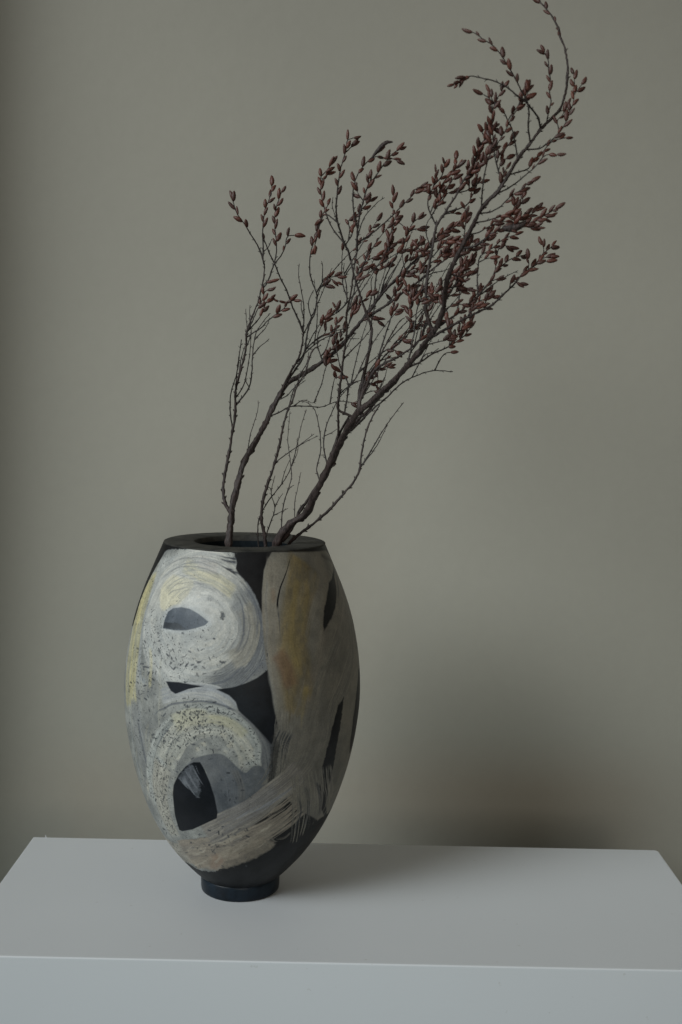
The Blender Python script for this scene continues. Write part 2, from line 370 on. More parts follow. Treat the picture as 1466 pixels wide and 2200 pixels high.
    st([(508,1528),(545,1560),(572,1600),(580,1660),(560,1710)], 36, (.09,.095,.105), (.19,.20,.21), alpha=.9, freq=.4, seed=115, sp=.05)
    st([(345,1740),(330,1660),(352,1590),(395,1545),(450,1535),(505,1556),(540,1600),(545,1650)], 62, (.32,.35,.36), (.50,.53,.53), freq=.34, seed=116, sp=.95, contrast=.9, w2=40, soft=6)
    st([(352,1640),(378,1590),(425,1562),(475,1565),(518,1600),(536,1640)], 62, (.38,.40,.39), (.58,.59,.55), freq=.30, seed=117, sp=.95, contrast=.8, w2=30, soft=3)
    st([(370,1555),(410,1540),(450,1545)], 42, (.48,.48,.40), (.63,.62,.46), alpha=.6, freq=.25, seed=118, sp=1.0, soft=10)
    st([(440,1545),(490,1550),(530,1585)], 26, (.42,.42,.33), (.55,.54,.36), alpha=.6, freq=.3, seed=119, sp=.4, soft=7)
    for k in range(7):
        st([(330 + k * 7, 1640), (345 + k * 7, 1590), (372 + k * 6, 1556)], 2.5, MID, GREY, alpha=.65, dry=.3, freq=.6, seed=120 + k)
    for k in range(50):
        th = RNG.uniform(-3.5, -.4); rr_ = RNG.uniform(85, 165); dl = RNG.uniform(.08, .25); bright = RNG.rand() < .6
        rings(440, 1690, [rr_], .78, .95, RNG.uniform(4, 14), (.50,.50,.46) if bright else GREY, (.66,.64,.55) if bright else (.36,.38,.39), th, th + dl, 1200 + k * 4, cv, alpha=RNG.uniform(.25, .6), freq=.5, dry=.3, fade=8, soft=3)
    po([(357,1463),(385,1465),(438,1474.5),(405,1480),(378,1490),(368,1484)], (.012,.015,.021), smooth=False, soft=1, seed=11, sp=0)
    for k in range(30):
        th = RNG.uniform(-3.7, -.3); rings(440, 1690, [RNG.uniform(80, 170)], .78, .95, RNG.uniform(2, 9), (.14,.15,.16), (.32,.33,.33), th, th + RNG.uniform(.3, .9), 3400 + k, cv, alpha=RNG.uniform(.2, .5), freq=.7, dry=.3, fade=25, soft=3)
    # grey inner patch
    po([(398,1650),(415,1632),(440,1622),(470,1619),(490,1628),(510,1648),(528,1660),(545,1645),(566,1650),(572,1690),(540,1712),(500,1738),(470,1760),(452,1700),(438,1650)], (.095,.105,.118), (.165,.175,.185), soft=1.5, seed=13, scale=35, sp=.15)
    st([(470,1640),(495,1680),(500,1735)], 22, MID, (.19,.20,.21), alpha=.5, freq=.35, seed=130)
    st([(500,1650),(520,1690),(520,1725)], 16, (.13,.13,.13), (.19,.19,.185), alpha=.6, freq=.4, seed=131)
    # left ring about the second eye, running into the bottom
    st([(352,1640),(342,1690),(352,1745),(378,1800)], 56, (.34,.34,.32), (.52,.52,.48), freq=.26, seed=132, sp=1.0, contrast=.8, soft=9)
    # --- black triangle between the swirls and the column
    po([(465,1481),(500,1477),(530,1468),(556,1455),(576,1438),(585,1480),(592,1520),(599,1560),(590,1584),(583,1600),(571,1584),(545,1556),(512,1527),(506,1508),(492,1494)], (.006,.007,.009), (.011,.013,.017), soft=1.2, smooth=False, seed=14, sp=0)
    # --- right column
    po([(585,1184),(640,1186),(700,1182),(720,1200),(745,1260),(775,1330),(795,1400),(800,1500),(790,1600),(760,1700),(720,1770),(690,1770),(640,1740),(590,1690),(584,1620),(598,1565),(590,1520),(582,1470),(572,1420),(567,1370),(563,1320),(563,1270),(568,1225),(576,1200)],
       (.155,.148,.128), (.25,.238,.205), soft=2.0, seed=15, scale=60, smooth=False)
    st([(590,1200),(583,1290),(590,1400),(610,1500)], 46, TAUPE, (.30,.28,.24), alpha=.7, freq=.13, seed=140, soft=8)
    st([(645,1195),(640,1280),(632,1380),(640,1480),(655,1540)], 92, (.155,.125,.07), (.235,.18,.08), alpha=.75, freq=.10, seed=141, soft=22, long=28, contrast=1.2)
    st([(680,1225),(662,1300),(640,1350)], 34, (.15,.13,.07), OCH, alpha=.5, freq=.15, seed=142, soft=16, long=25)
    st([(640,1240),(632,1300),(630,1370),(640,1440)], 30, (.20,.155,.065), (.30,.23,.09), alpha=.5, freq=.3, seed=143, soft=14, long=30)
    st([(662,1470),(652,1520),(648,1570)], 15, (.34,.27,.11), (.44,.36,.16), alpha=.6, freq=.3, seed=144, soft=6)
    st([(592,1400),(612,1430),(628,1480)], 44, (.17,.095,.055), RUST, alpha=.6, freq=.12, seed=145, soft=14)
    st([(585,1260),(590,1300)], 22, RUST, (.25,.17,.1), alpha=.35, freq=.12, seed=146, soft=10)
    st([(575,1240),(570,1330),(578,1430),(596,1540)], 9, (.22,.22,.21), (.32,.32,.30), alpha=.6, freq=.3, seed=147, soft=4)
    st([(700,1230),(700,1310),(690,1400),(660,1480)], 34, (.19,.17,.14), (.26,.23,.19), alpha=.5, freq=.12, seed=148, soft=14)
    # right field streaks
    for k, p in enumerate([[(740,1290),(728,1380),(690,1470),(665,1560)], [(760,1370),(745,1440),(710,1530),(690,1620)], [(735,1240),(752,1330),(755,1430),(735,1500)], [(772,1400),(772,1480),(760,1560)]]):
        st(p, 38, (.145,.14,.125), (.265,.255,.225), alpha=.7, freq=.38, seed=150 + k, soft=8)
    for k in range(10):
        x = 705 + k * 7; st([(x + 12, 1330 + k * 9), (x - 8, 1400 + k * 6), (x - 42 + k * 2, 1480 + k * 3)], 2, TAUPE, (.40,.38,.33), alpha=.45, freq=.5, dry=.35, seed=160 + k)
    for k in range(40):
        x = RNG.uniform(640, 765); y = RNG.uniform(1230, 1560)
        st([(x + 10, y), (x, y + 40), (x - 12, y + 90)], RNG.uniform(4, 14), (.12,.115,.10) if k % 2 else (.25,.24,.205), (.19,.18,.155) if k % 2 else (.34,.32,.275), alpha=RNG.uniform(.2, .45), freq=.4, dry=.25, soft=4, fade=15, seed=1700 + k)
    # dark shapes of the column
    st([(624,1197),(618,1222),(611,1243),(602,1264),(598,1290),(597,1312)], 2.6, BLACK, BLACK, seed=170, w2=5, edge=1, soft=1)
    st([(597,1308),(600,1335),(602,1368)], 4, BLACK, DARK, seed=171, w2=1.5, edge=1, alpha=.75, soft=1)
    po([(716,1208),(719,1240),(723,1270),(721,1300),(714,1325),(703,1345),(696,1354),(694,1336),(697,1308),(702,1280),(706,1252),(712,1240)], (.012,.013,.013), (.018,.018,.018), soft=2.5, jag=4, seed=16, smooth=False)
    st([(712,1196),(722,1235),(726,1285)], 9, DARK, (.12,.115,.10), alpha=.7, freq=.3, seed=172, soft=4)
    st([(688,1192),(706,1198),(716,1215)], 18, (.03,.03,.028), (.10,.095,.08), alpha=.8, freq=.3, seed=173, soft=8)
    st([(707,1250),(712,1236),(704,1225)], 8, BEIGE, (.36,.34,.28), alpha=.5, freq=.3, seed=174, soft=4)
    po([(740,1498),(733,1550),(725,1600),(716,1650),(707,1690),(701,1730),(697,1772),(690,1740),(687,1690),(693,1645),(706,1600),(715,1560),(727,1515)], BLACK, (.02,.02,.022), soft=2.2, jag=5, seed=17, smooth=False)
    st([(718,1500),(712,1540),(704,1590)], 12, DARK, (.12,.115,.11), alpha=.6, freq=.5, seed=175, dry=.35, soft=5)
    po([(800,1420),(800,1500),(795,1580),(770,1640),(750,1652),(747,1640),(753,1590),(759,1540),(765,1490),(769,1440)], BLACK, (.02,.02,.022), soft=2.2, jag=4, seed=18, smooth=False)
    po([(772,1600),(745,1680),(722,1735),(700,1780),(712,1720),(735,1660),(750,1620)], (.16,.16,.15), (.26,.25,.22), soft=3, jag=8, seed=19, sp=.6)
    # column foot turning left into the bottom sweep
    for k in range(9):
        x = 590 + k * 13
        st([(x + 12, 1520 + k * 4), (x + 8, 1580), (x - 2 - k * 2, 1640), (x - 30 - k * 3, 1690)], 16, (.12,.117,.108), (.28,.268,.24), alpha=.75, freq=.5, seed=180 + k, dry=.30, contrast=1.4, sp=.2)
    po([(640,1500),(690,1500),(705,1540),(690,1610),(650,1640),(625,1600)], (.17,.165,.15), (.28,.27,.24), alpha=.5, soft=12, jag=10, seed=21, sp=.35)
    for k in range(8):
        x = 583 + k * 5
        st([(x + 14, 1560 + k * 2), (x + 2, 1600), (x - 4, 1650), (x - 6, 1690)], 4, BLACK, DARK, alpha=.85, freq=.6, seed=200 + k, dry=.34 if k < 4 else .5, w2=2)
    po([(588,1575),(602,1600),(596,1650),(586,1692),(574,1690),(580,1640)], (.012,.012,.012), (.05,.05,.048), alpha=.75, soft=4, jag=8, jfreq=.3, seed=27, smooth=False, scale=6)
    # --- bottom sweep
    B = [(372,1842),(430,1822),(480,1800),(540,1765),(600,1722),(650,1675),(680,1625)]
    st([(330,1760),(365,1815),(420,1840),(470,1830)], 54, (.34,.33,.30), (.48,.46,.42), freq=.2, seed=210, sp=1.05, contrast=.8)
    st([(400,1838),(450,1830),(500,1815),(560,1785),(610,1755),(650,1720)], 74, (.25,.225,.20), (.38,.345,.30), freq=.28, seed=211, sp=.45, end_dry=.45, contrast=1.2)
    st([(440,1795),(500,1765),(560,1728),(610,1690),(650,1650)], 60, (.23,.22,.215), (.36,.345,.32), freq=.45, seed=212, sp=.3, contrast=1.3)
    st([(470,1775),(540,1735),(600,1695)], 44, (.21,.21,.22), (.33,.33,.34), alpha=.7, freq=.6, seed=213, dry=.25)
    for k in range(6):
        st([(500 + k * 12, 1762 - k * 4), (545 + k * 12, 1738 - k * 5), (590 + k * 10, 1712 - k * 6)], 3, (.33,.36,.44), (.42,.45,.50), alpha=.6, freq=.6, dry=.3, seed=220 + k)
    po([(405,1850),(440,1868),(480,1868),(530,1850),(560,1838),(590,1815),(560,1800),(500,1822),(450,1840)], (.30,.265,.22), (.42,.37,.31), alpha=.7, soft=6, jag=10, jfreq=.1, seed=22, sp=.25, scale=12)
    po([(455,1838),(475,1835),(480,1855),(465,1868),(452,1862)], (.30,.19,.14), (.36,.25,.19), alpha=.5, soft=8, jag=8, seed=23, sp=.5)
    for k in range(46):                       # chalky blobs in the pale bottom sweep
        bx, by = RNG.uniform(385, 600), RNG.uniform(-1, 1); yy = 1848 - (bx - 400) * .30 + by * 26 + (bx > 560) * 5
        st([(bx, yy), (bx + RNG.uniform(6, 18), yy - RNG.uniform(2, 10)), (bx + RNG.uniform(18, 30), yy - RNG.uniform(8, 16))], RNG.uniform(4, 11), (.40,.37,.32), (.58,.54,.47) if k % 3 else (.20,.19,.18), alpha=RNG.uniform(.25, .6), freq=.3, dry=.25, fade=5, soft=3, seed=1500 + k)
    # fan of streaks with ragged ends at lower right
    for k in range(12):
        x = 628 + k * 7.5; y1 = 1822 - k * 7.5 + (k % 3) * 5
        st([(x - 2, 1665 - k * 2), (x + 4, 1705 - k), (x + 4, 1750 - k * 2), (x - 8, y1)], 10, (.10,.10,.095), (.31,.295,.26), alpha=.85, freq=.6, seed=230 + k, dry=.33, end_dry=.22, contrast=1.3, w2=7)
    for k, p in enumerate([[(655,1690),(664,1730),(655,1775)], [(678,1680),(690,1720),(686,1755)], [(640,1700),(645,1745),(632,1790)]]):
        st(p, 8, BLACK, DARK, alpha=.75, freq=.6, seed=250 + k, dry=.35)
    # black bottom
    po([(300,1740),(345,1803),(375,1838),(408,1862),(436,1873),(465,1872),(500,1862),(532,1853),(556,1843),(575,1832),(592,1818),(612,1812),(640,1806),(656,1792),(668,1782),(686,1758),(700,1752),(712,1738),(760,1690),(760,1900),(600,1960),(430,1960),(330,1900)],
       (.007,.008,.009), (.014,.015,.017), soft=1.6, jag=15, jfreq=.22, seed=24, smooth=False, sp=0)
    for k in range(7):
        x = 560 + k * 6; st([(x - 14, 1822 - k * 5), (x, 1832 - k * 5), (x + 9, 1838 - k * 6)], 4.5, (.20,.19,.17), (.33,.31,.27), alpha=.85, freq=.6, seed=260 + k, dry=.25, w2=1)
    dashes(60, 330, 500, 1500, 1630, 2200, -.4); dashes(16, 385, 425, 1515, 1560, 2300, .6)
    dashes(60, 305, 380, 1590, 1800, 2400, 1.2); dashes(50, 370, 530, 1775, 1860, 2500, .3); dashes(45, 272, 330, 1380, 1600, 2600, 1.3); dashes(14, 475, 540, 1660, 1740, 2700, 1)
    # --- eye 2
    po([(371,1704),(374,1686),(384,1664),(400,1647),(416,1638),(430,1638),(440,1652),(452,1680),(462,1712),(468,1745),(467,1757),(440,1770),(414,1782),(392,1786),(385,1783),(376,1750)], (.007,.009,.012), (.012,.014,.018), soft=1.0, smooth=False, seed=25, sp=0)
    po([(383,1674),(396,1655),(414,1642),(421,1655),(431,1690),(428,1716),(414,1700),(402,1690)], (.07,.08,.09), (.15,.16,.18), alpha=.85, soft=2, jag=12, jfreq=.25, seed=28, smooth=False, scale=6)
    for k, (x0, y0, x1, y1, wd) in enumerate([(392,1668,428,1718,12),(402,1660,430,1700,8),(414,1646,440,1690,7),(400,1652,415,1680,9),(420,1642,434,1672,5),(390,1674,412,1700,9)]):
        st([(x0, y0), ((x0 + x1) / 2 - 2, (y0 + y1) / 2), (x1, y1)], wd, MID, (.21,.23,.26), seed=270 + k, freq=.6, dry=.30, end_dry=.35, w2=1.5, edge=1.5, cap=False)

def paint_back(cv):
    # the far side, seen only from elsewhere: loose sweeps of the same paints on black
    st, po = cv.stroke, cv.poly
    H = UR * math.pi
    for off in (-2 * H, 0):
        st([(H - 320 + off, 1230), (H - 180 + off, 1290), (H - 130 + off, 1430), (H - 230 + off, 1580), (H - 330 + off, 1640)], 90, (.19,.18,.16), (.33,.31,.28), raw=True, seed=300, freq=.3, end_dry=.3)
        st([(H - 60 + off, 1240), (H + 80 + off, 1230), (H + 150 + off, 1330), (H + 60 + off, 1440), (H - 60 + off, 1400), (H - 70 + off, 1300)], 80, (.3,.33,.35), (.5,.53,.55), raw=True, seed=303, freq=.35, sp=.6)
        st([(H - 140 + off, 1700), (H + off, 1600), (H + 160 + off, 1560), (H + 320 + off, 1620)], 100, (.27,.27,.26), (.45,.46,.45), raw=True, seed=306, freq=.3, sp=.8, start_dry=.3)

# ------------------------------------------------------------------ vase
def mat_vase():
    k = NT('vase_painted_clay'); v = k.obj()
    a = k.n('ShaderNodeAttribute', attribute_name='paint').outputs['Color']
    sp = k.n('ShaderNodeAttribute', attribute_name='flecks').outputs['Fac']
    h = k.n('ShaderNodeAttribute', attribute_name='relief').outputs['Fac']
    warp = k.n('ShaderNodeTexNoise'); warp.inputs['Scale'].default_value = 60; k.l(v, warp.inputs['Vector'])
    vm = k.n('ShaderNodeVectorMath', operation='MULTIPLY_ADD'); vm.inputs[1].default_value = (.02, .02, .02)
    k.l(warp.outputs['Color'], vm.inputs[0]); k.l(v, vm.inputs[2])
    f1 = k.noise(320, 2, 0.5, vm.outputs[0]); f2 = k.noise(26, 3, 0.6, v)
    thr = k.math('SUBTRACT', 0.78, k.math('MULTIPLY', sp, k.math('ADD', 0.13, k.math('MULTIPLY', f2, 0.18))))
    fl = k.math('MULTIPLY', k.math('SUBTRACT', f1, thr), 14.0)
    cl = k.n('ShaderNodeClamp'); k.l(fl, cl.inputs[0]); fl = cl.outputs[0]
    g = k.noise(420, 3, 0.65, v); g2 = k.noise(70, 4, 0.6, v)
    c = k.mix(1.0, a, k.ramp(g, [(0.3, 0.82), (0.7, 1.10)]), 'MULTIPLY')
    c = k.mix(1.0, c, k.ramp(g2, [(0.3, 0.84), (0.7, 1.10)]), 'MULTIPLY')
    c = k.mix(k.math('MULTIPLY', fl, 0.85), c, (0.035, 0.038, 0.045))
    k.l(c, k.b.inputs['Base Color'])
    r = k.math('ADD', 0.40, k.math('MULTIPLY', g2, 0.14)); k.l(r, k.b.inputs['Roughness'])
    k.b.inputs['Specular IOR Level'].default_value = 0.20
    hh = k.math('ADD', k.math('MULTIPLY', h, 1.0), k.math('MULTIPLY', g, 0.18)); hh = k.math('SUBTRACT', hh, k.math('MULTIPLY', fl, .15))
    k.bump(hh, 0.5, 0.0007)
    return k.m
def mat_clay(name, c1, c2, rough, streak=60):
    k = NT(name); v = k.obj()
    c = k.mix(k.ramp(k.noise(streak, 5, 0.65, v), [(0.35, 0.0), (0.65, 1.0)]), c1, c2)
    k.l(c, k.b.inputs['Base Color']); k.b.inputs['Roughness'].default_value = rough; k.b.inputs['Specular IOR Level'].default_value = .22
    k.bump(k.noise(220, 3, 0.6, v), 0.25, 0.0005)
    return k.m

def lathe(name, prof_pts, seg, mat, parent, wob=0.0):
    V = []; F = []; n = len(prof_pts)
    for r, z in prof_pts:
        for j in range(seg):
            t = 2 * math.pi * j / seg; rr = r * (1 + wob * (math.sin(3 * t + 1) * .5 + math.sin(5 * t + z * 30) * .3))
            V.append((rr * math.cos(t), rr * math.sin(t), z))
    for i in range(n - 1):
        for j in range(seg):
            a = i * seg + j; b = i * seg + (j + 1) % seg; F.append((a, b, b + seg, a + seg))
    return mesh_obj(name, V, F, mat, parent)

def vase():
    root = empty('vase', (0, 0, 0), 'tall rounded black vase painted with sweeping grey, cream and ochre brushstrokes, holding the branches', 'vase')
    # body: fine columns on the painted front, coarse ones behind
    phi = np.concatenate([np.linspace(-1.85, 1.85, 760, endpoint=False), np.linspace(1.85, 2 * math.pi - 1.85, 130, endpoint=False)])
    z = np.linspace(.021, .5515, 640); nc, nr = len(phi), len(z)
    PH, Z = np.meshgrid(phi, z); R = prof(Z)
    wob = 1 + 0.0022 * np.sin(3 * PH + Z * 9) + 0.0016 * np.sin(7 * PH - Z * 22)
    R = R * wob
    co = np.stack([R * np.cos(PH + PHI0), R * np.sin(PH + PHI0), Z], -1).reshape(-1, 3).astype(np.float32)
    me = bpy.data.meshes.new('body'); nf = nc * (nr - 1)
    i = np.arange(nr - 1)[:, None] * nc; j = np.arange(nc)[None, :]; j2 = (j + 1) % nc
    q = np.stack([i + j, i + j2, i + j2 + nc, i + j + nc], -1).reshape(-1).astype(np.int32)
    me.vertices.add(nc * nr); me.vertices.foreach_set('co', co.ravel())
    me.loops.add(nf * 4); me.loops.foreach_set('vertex_index', q)
    me.polygons.add(nf); me.polygons.foreach_set('loop_start', np.arange(nf, dtype=np.int32) * 4)
    me.polygons.foreach_set('use_smooth', np.ones(nf, bool)); me.update(calc_edges=True)
    phw = np.where(PH > math.pi, PH - 2 * math.pi, PH)
    U, V = uv_of(phw, Z); cv = Canvas(U.ravel(), V.ravel())
    paint_back(cv); paint_front(cv)
    pale = sstep(.10, .30, cv.col.mean(1))[:, None]                # thin the pale slips a little and warm them
    cv.col *= 1 - pale * (1 - np.array([.90, .875, .82], np.float32))
    a = me.attributes.new('paint', 'FLOAT_COLOR', 'POINT')
    a.data.foreach_set('color', np.c_[np.clip(cv.col, 0, 1), np.ones(len(cv.col))].astype(np.float32).ravel())
    for nm, arr in (('flecks', cv.sp), ('relief', cv.h)):
        b = me.attributes.new(nm, 'FLOAT', 'POINT'); b.data.foreach_set('value', arr.astype(np.float32))
    me.materials.append(mat_vase())
    o = bpy.data.objects.new('body', me); COL.objects.link(o); o.parent = root
    # flat rim and dark inside, one continuous skin
    rim = mat_clay('rim_grey_clay', (.018, .018, .017), (.050, .048, .041), .66, 45)
    ins = mat_clay('inside_black_glaze', (.010, .013, .016), (.022, .030, .036), .28, 50)
    lathe('rim', [(.1240, .5505), (.1248, .5518), (.1244, .5532), (.1225, .5540), (.100, .5538), (.0795, .5536), (.0775, .5524), (.0770, .545)], 160, rim, root, .004)
    lathe('inside', [(.0770, .5452), (.082, .52), (.105, .46), (.140, .38), (.155, .30), (.150, .22), (.12, .12), (.06, .05), (.001, .04)], 96, ins, root)
    foot = mat_clay('foot_black_glaze', (.003, .006, .010), (.010, .018, .028), .36, 35)
    lathe('foot', [(.0585, .0245), (.0610, .0243), (.0621, .0228), (.0624, .019), (.0621, .006), (.0615, .0015), (.0600, .0004), (.052, .0004), (.050, .004), (.001, .004)], 128, foot, root, .003)
vase()

# ------------------------------------------------------------------ branches
def mat_bark(name, c1, c2, c3):
    k = NT(name); v = k.obj()
    mp = k.n('ShaderNodeMapping'); mp.inputs['Rotation'].default_value = (0, math.radians(-38), 0); mp.inputs['Scale'].default_value = (1, 1, .22)
    k.l(v, mp.inputs['Vector'])
    g = k.noise(330, 4, 0.65, mp.outputs[0]); b = k.noise(34, 3, 0.6, v)
    c = k.mix(k.ramp(g, [(0.35, 0.0), (0.68, 1.0)]), c1, c2)
    c = k.mix(k.ramp(b, [(0.5, 0.0), (0.72, .75)]), c, c3)
    k.l(c, k.b.inputs['Base Color']); k.b.inputs['Roughness'].default_value = .58
    k.b.inputs['Specular IOR Level'].default_value = 0.4
    k.bump(g, 1.0, .0016)
    return k.m
BARK = mat_bark('bark_dark', (.012, .008, .007), (.070, .050, .046), (.032, .019, .016))
TWIG = mat_bark('twig_bark', (.014, .011, .010), (.055, .044, .041), (.028, .018, .016))
def mat_catkin():
    k = NT('catkin_red_brown'); v = k.obj()
    oi = k.math('FRACT', k.math('ADD', k.n('ShaderNodeObjectInfo').outputs['Random'], k.n('ShaderNodeAttribute', attribute_name='tint').outputs['Fac']))
    c = k.mix(oi, (.036, .0105, .0075), (.125, .036, .022))
    pale_tip = k.n('ShaderNodeAttribute', attribute_name='scale_tip').outputs['Fac']
    c = k.mix(k.math('MULTIPLY', pale_tip, .45), c, (.19, .080, .052))  # scale tips are paler in their own colour
    g = k.noise(9, 3, .6, v)
    c = k.mix(k.ramp(g, [(.35, .6), (.6, 0.0)]), c, (.030, .014, .012))
    c = k.mix(k.ramp(k.math('FRACT', k.math('MULTIPLY', oi, 7.3)), [(.8, 0.0), (.9, .6)]), c, (.05, .03, .025))
    k.l(c, k.b.inputs['Base Color']); k.b.inputs['Roughness'].default_value = .52
    return k.m
CATKIN = mat_catkin()
def catkin_mesh(seed, fat):
    r = random.Random(seed); seg, rings_ = 12, 11; V = [(0, 0, 0)]; F = []; tip = [0.0]
    for i in range(1, rings_):
        t = i / rings_; base = fat * math.sin(math.pi * t ** 0.85) ** 0.62
        for j in range(seg):
            th = 2 * math.pi * j / seg
            q = 0.5 + 0.5 * math.cos(th * 4 + (i % 2) * math.pi + .3 * i); d = base * (1 + .20 * (q - .5)) * (1 + r.uniform(-.04, .04))
            V.append((d * math.cos(th), d * math.sin(th) * .88, t + .02 * q)); tip.append(q ** 3)
    V.append((0.01, 0, 1.0)); tip.append(.2)
    for j in range(seg): F.append((0, 1 + (j + 1) % seg, 1 + j))
    for i in range(rings_ - 2):
        for j in range(seg):
            a = 1 + i * seg + j; b = 1 + i * seg + (j + 1) % seg; F.append((a, b, b + seg, a + seg))
    o = 1 + (rings_ - 2) * seg; L = len(V) - 1
    for j in range(seg): F.append((o + j, o + (j + 1) % seg, L))
    for v_i in range(len(V)):      # slight bend
        x, y, z_ = V[v_i]; V[v_i] = (x + .06 * math.sin(z_ * 3) * (seed % 3 - 1), y, z_)
    me = bpy.data.meshes.new('catkin'); me.from_pydata(V, [], F); me.update()
    me.polygons.foreach_set('use_smooth', [True] * len(me.polygons))
    a = me.attributes.new('scale_tip', 'FLOAT', 'POINT'); a.data.foreach_set('value', tip)
    me.materials.append(CATKIN); return me
CATS = [catkin_mesh(i, f) for i, f in enumerate((.195, .18, .21, .17, .22))]

TILES = {'A': (900, 0, 3.665), 'B': (450, 280, 3.665), 'C': (650, 280, 3.665), 'D': (850, 380, 3.665), 'E': (450, 700, 2.665), 'P': (0, 0, 1)}
def T(t, pts):
    ox, oy, s = TILES[t]; return [(ox + x / s, oy + y / s) for x, y in pts]

def tube(P, rad, seg, spurs, rr, knots):
    """tapering tube along P with little bud scars and spurs; returns verts, faces"""
    V = []; F = []; n = len(P); up = np.array([0.13, 1, 0.21]); prev = None
    for i in range(n):
        d = P[min(i + 1, n - 1)] - P[max(i - 1, 0)]; d = d / (np.linalg.norm(d) + 1e-12)
        a = (np.cross(d, up) if prev is None else prev - d * (prev @ d)); a /= np.linalg.norm(a) + 1e-12; prev = a
        b = np.cross(d, a)
        for j in range(seg):
            t = 2 * math.pi * j / seg; q = rad[i] * (1 + rr.uniform(-.08, .08)) 
            if seg > 8: q *= 1 + .11 * math.sin(3 * t + i * .22) + .07 * math.sin(5 * t - i * .31)
            V.append(P[i] + (a * math.cos(t) + b * math.sin(t)) * q)
    for i in range(n - 1):
        for j in range(seg):
            p = i * seg + j; q = i * seg + (j + 1) % seg; F.append((p, q, q + seg, p + seg))
    F.append(tuple(range(seg))[::-1]); F.append(tuple((n - 1) * seg + j for j in range(seg)))
    for (i, side, L) in spurs:
        d = P[min(i + 1, n - 1)] - P[max(i - 1, 0)]; d = d / (np.linalg.norm(d) + 1e-12)
        s = np.cross(d, side); s /= np.linalg.norm(s) + 1e-12; s2 = np.cross(d, s)
        w_ = max(rad[i] * .55, .0005); o = len(V); ax = d * .75 + s * .8; c = P[i] + s * rad[i] * .6
        for k in range(4):
            t = math.pi * k / 2; V.append(c + (d * math.cos(t) + s2 * math.sin(t)) * w_)
        for k in range(4):
            t = math.pi * k / 2; V.append(c + ax * L * .75 + (d * math.cos(t) + s2 * math.sin(t)) * w_ * 1.0)
        V.append(c + ax * L)
        for k in range(4):
            F.append((o + k, o + (k + 1) % 4, o + 4 + (k + 1) % 4, o + 4 + k)); F.append((o + 4 + k, o + 4 + (k + 1) % 4, o + 8))
    return V, F

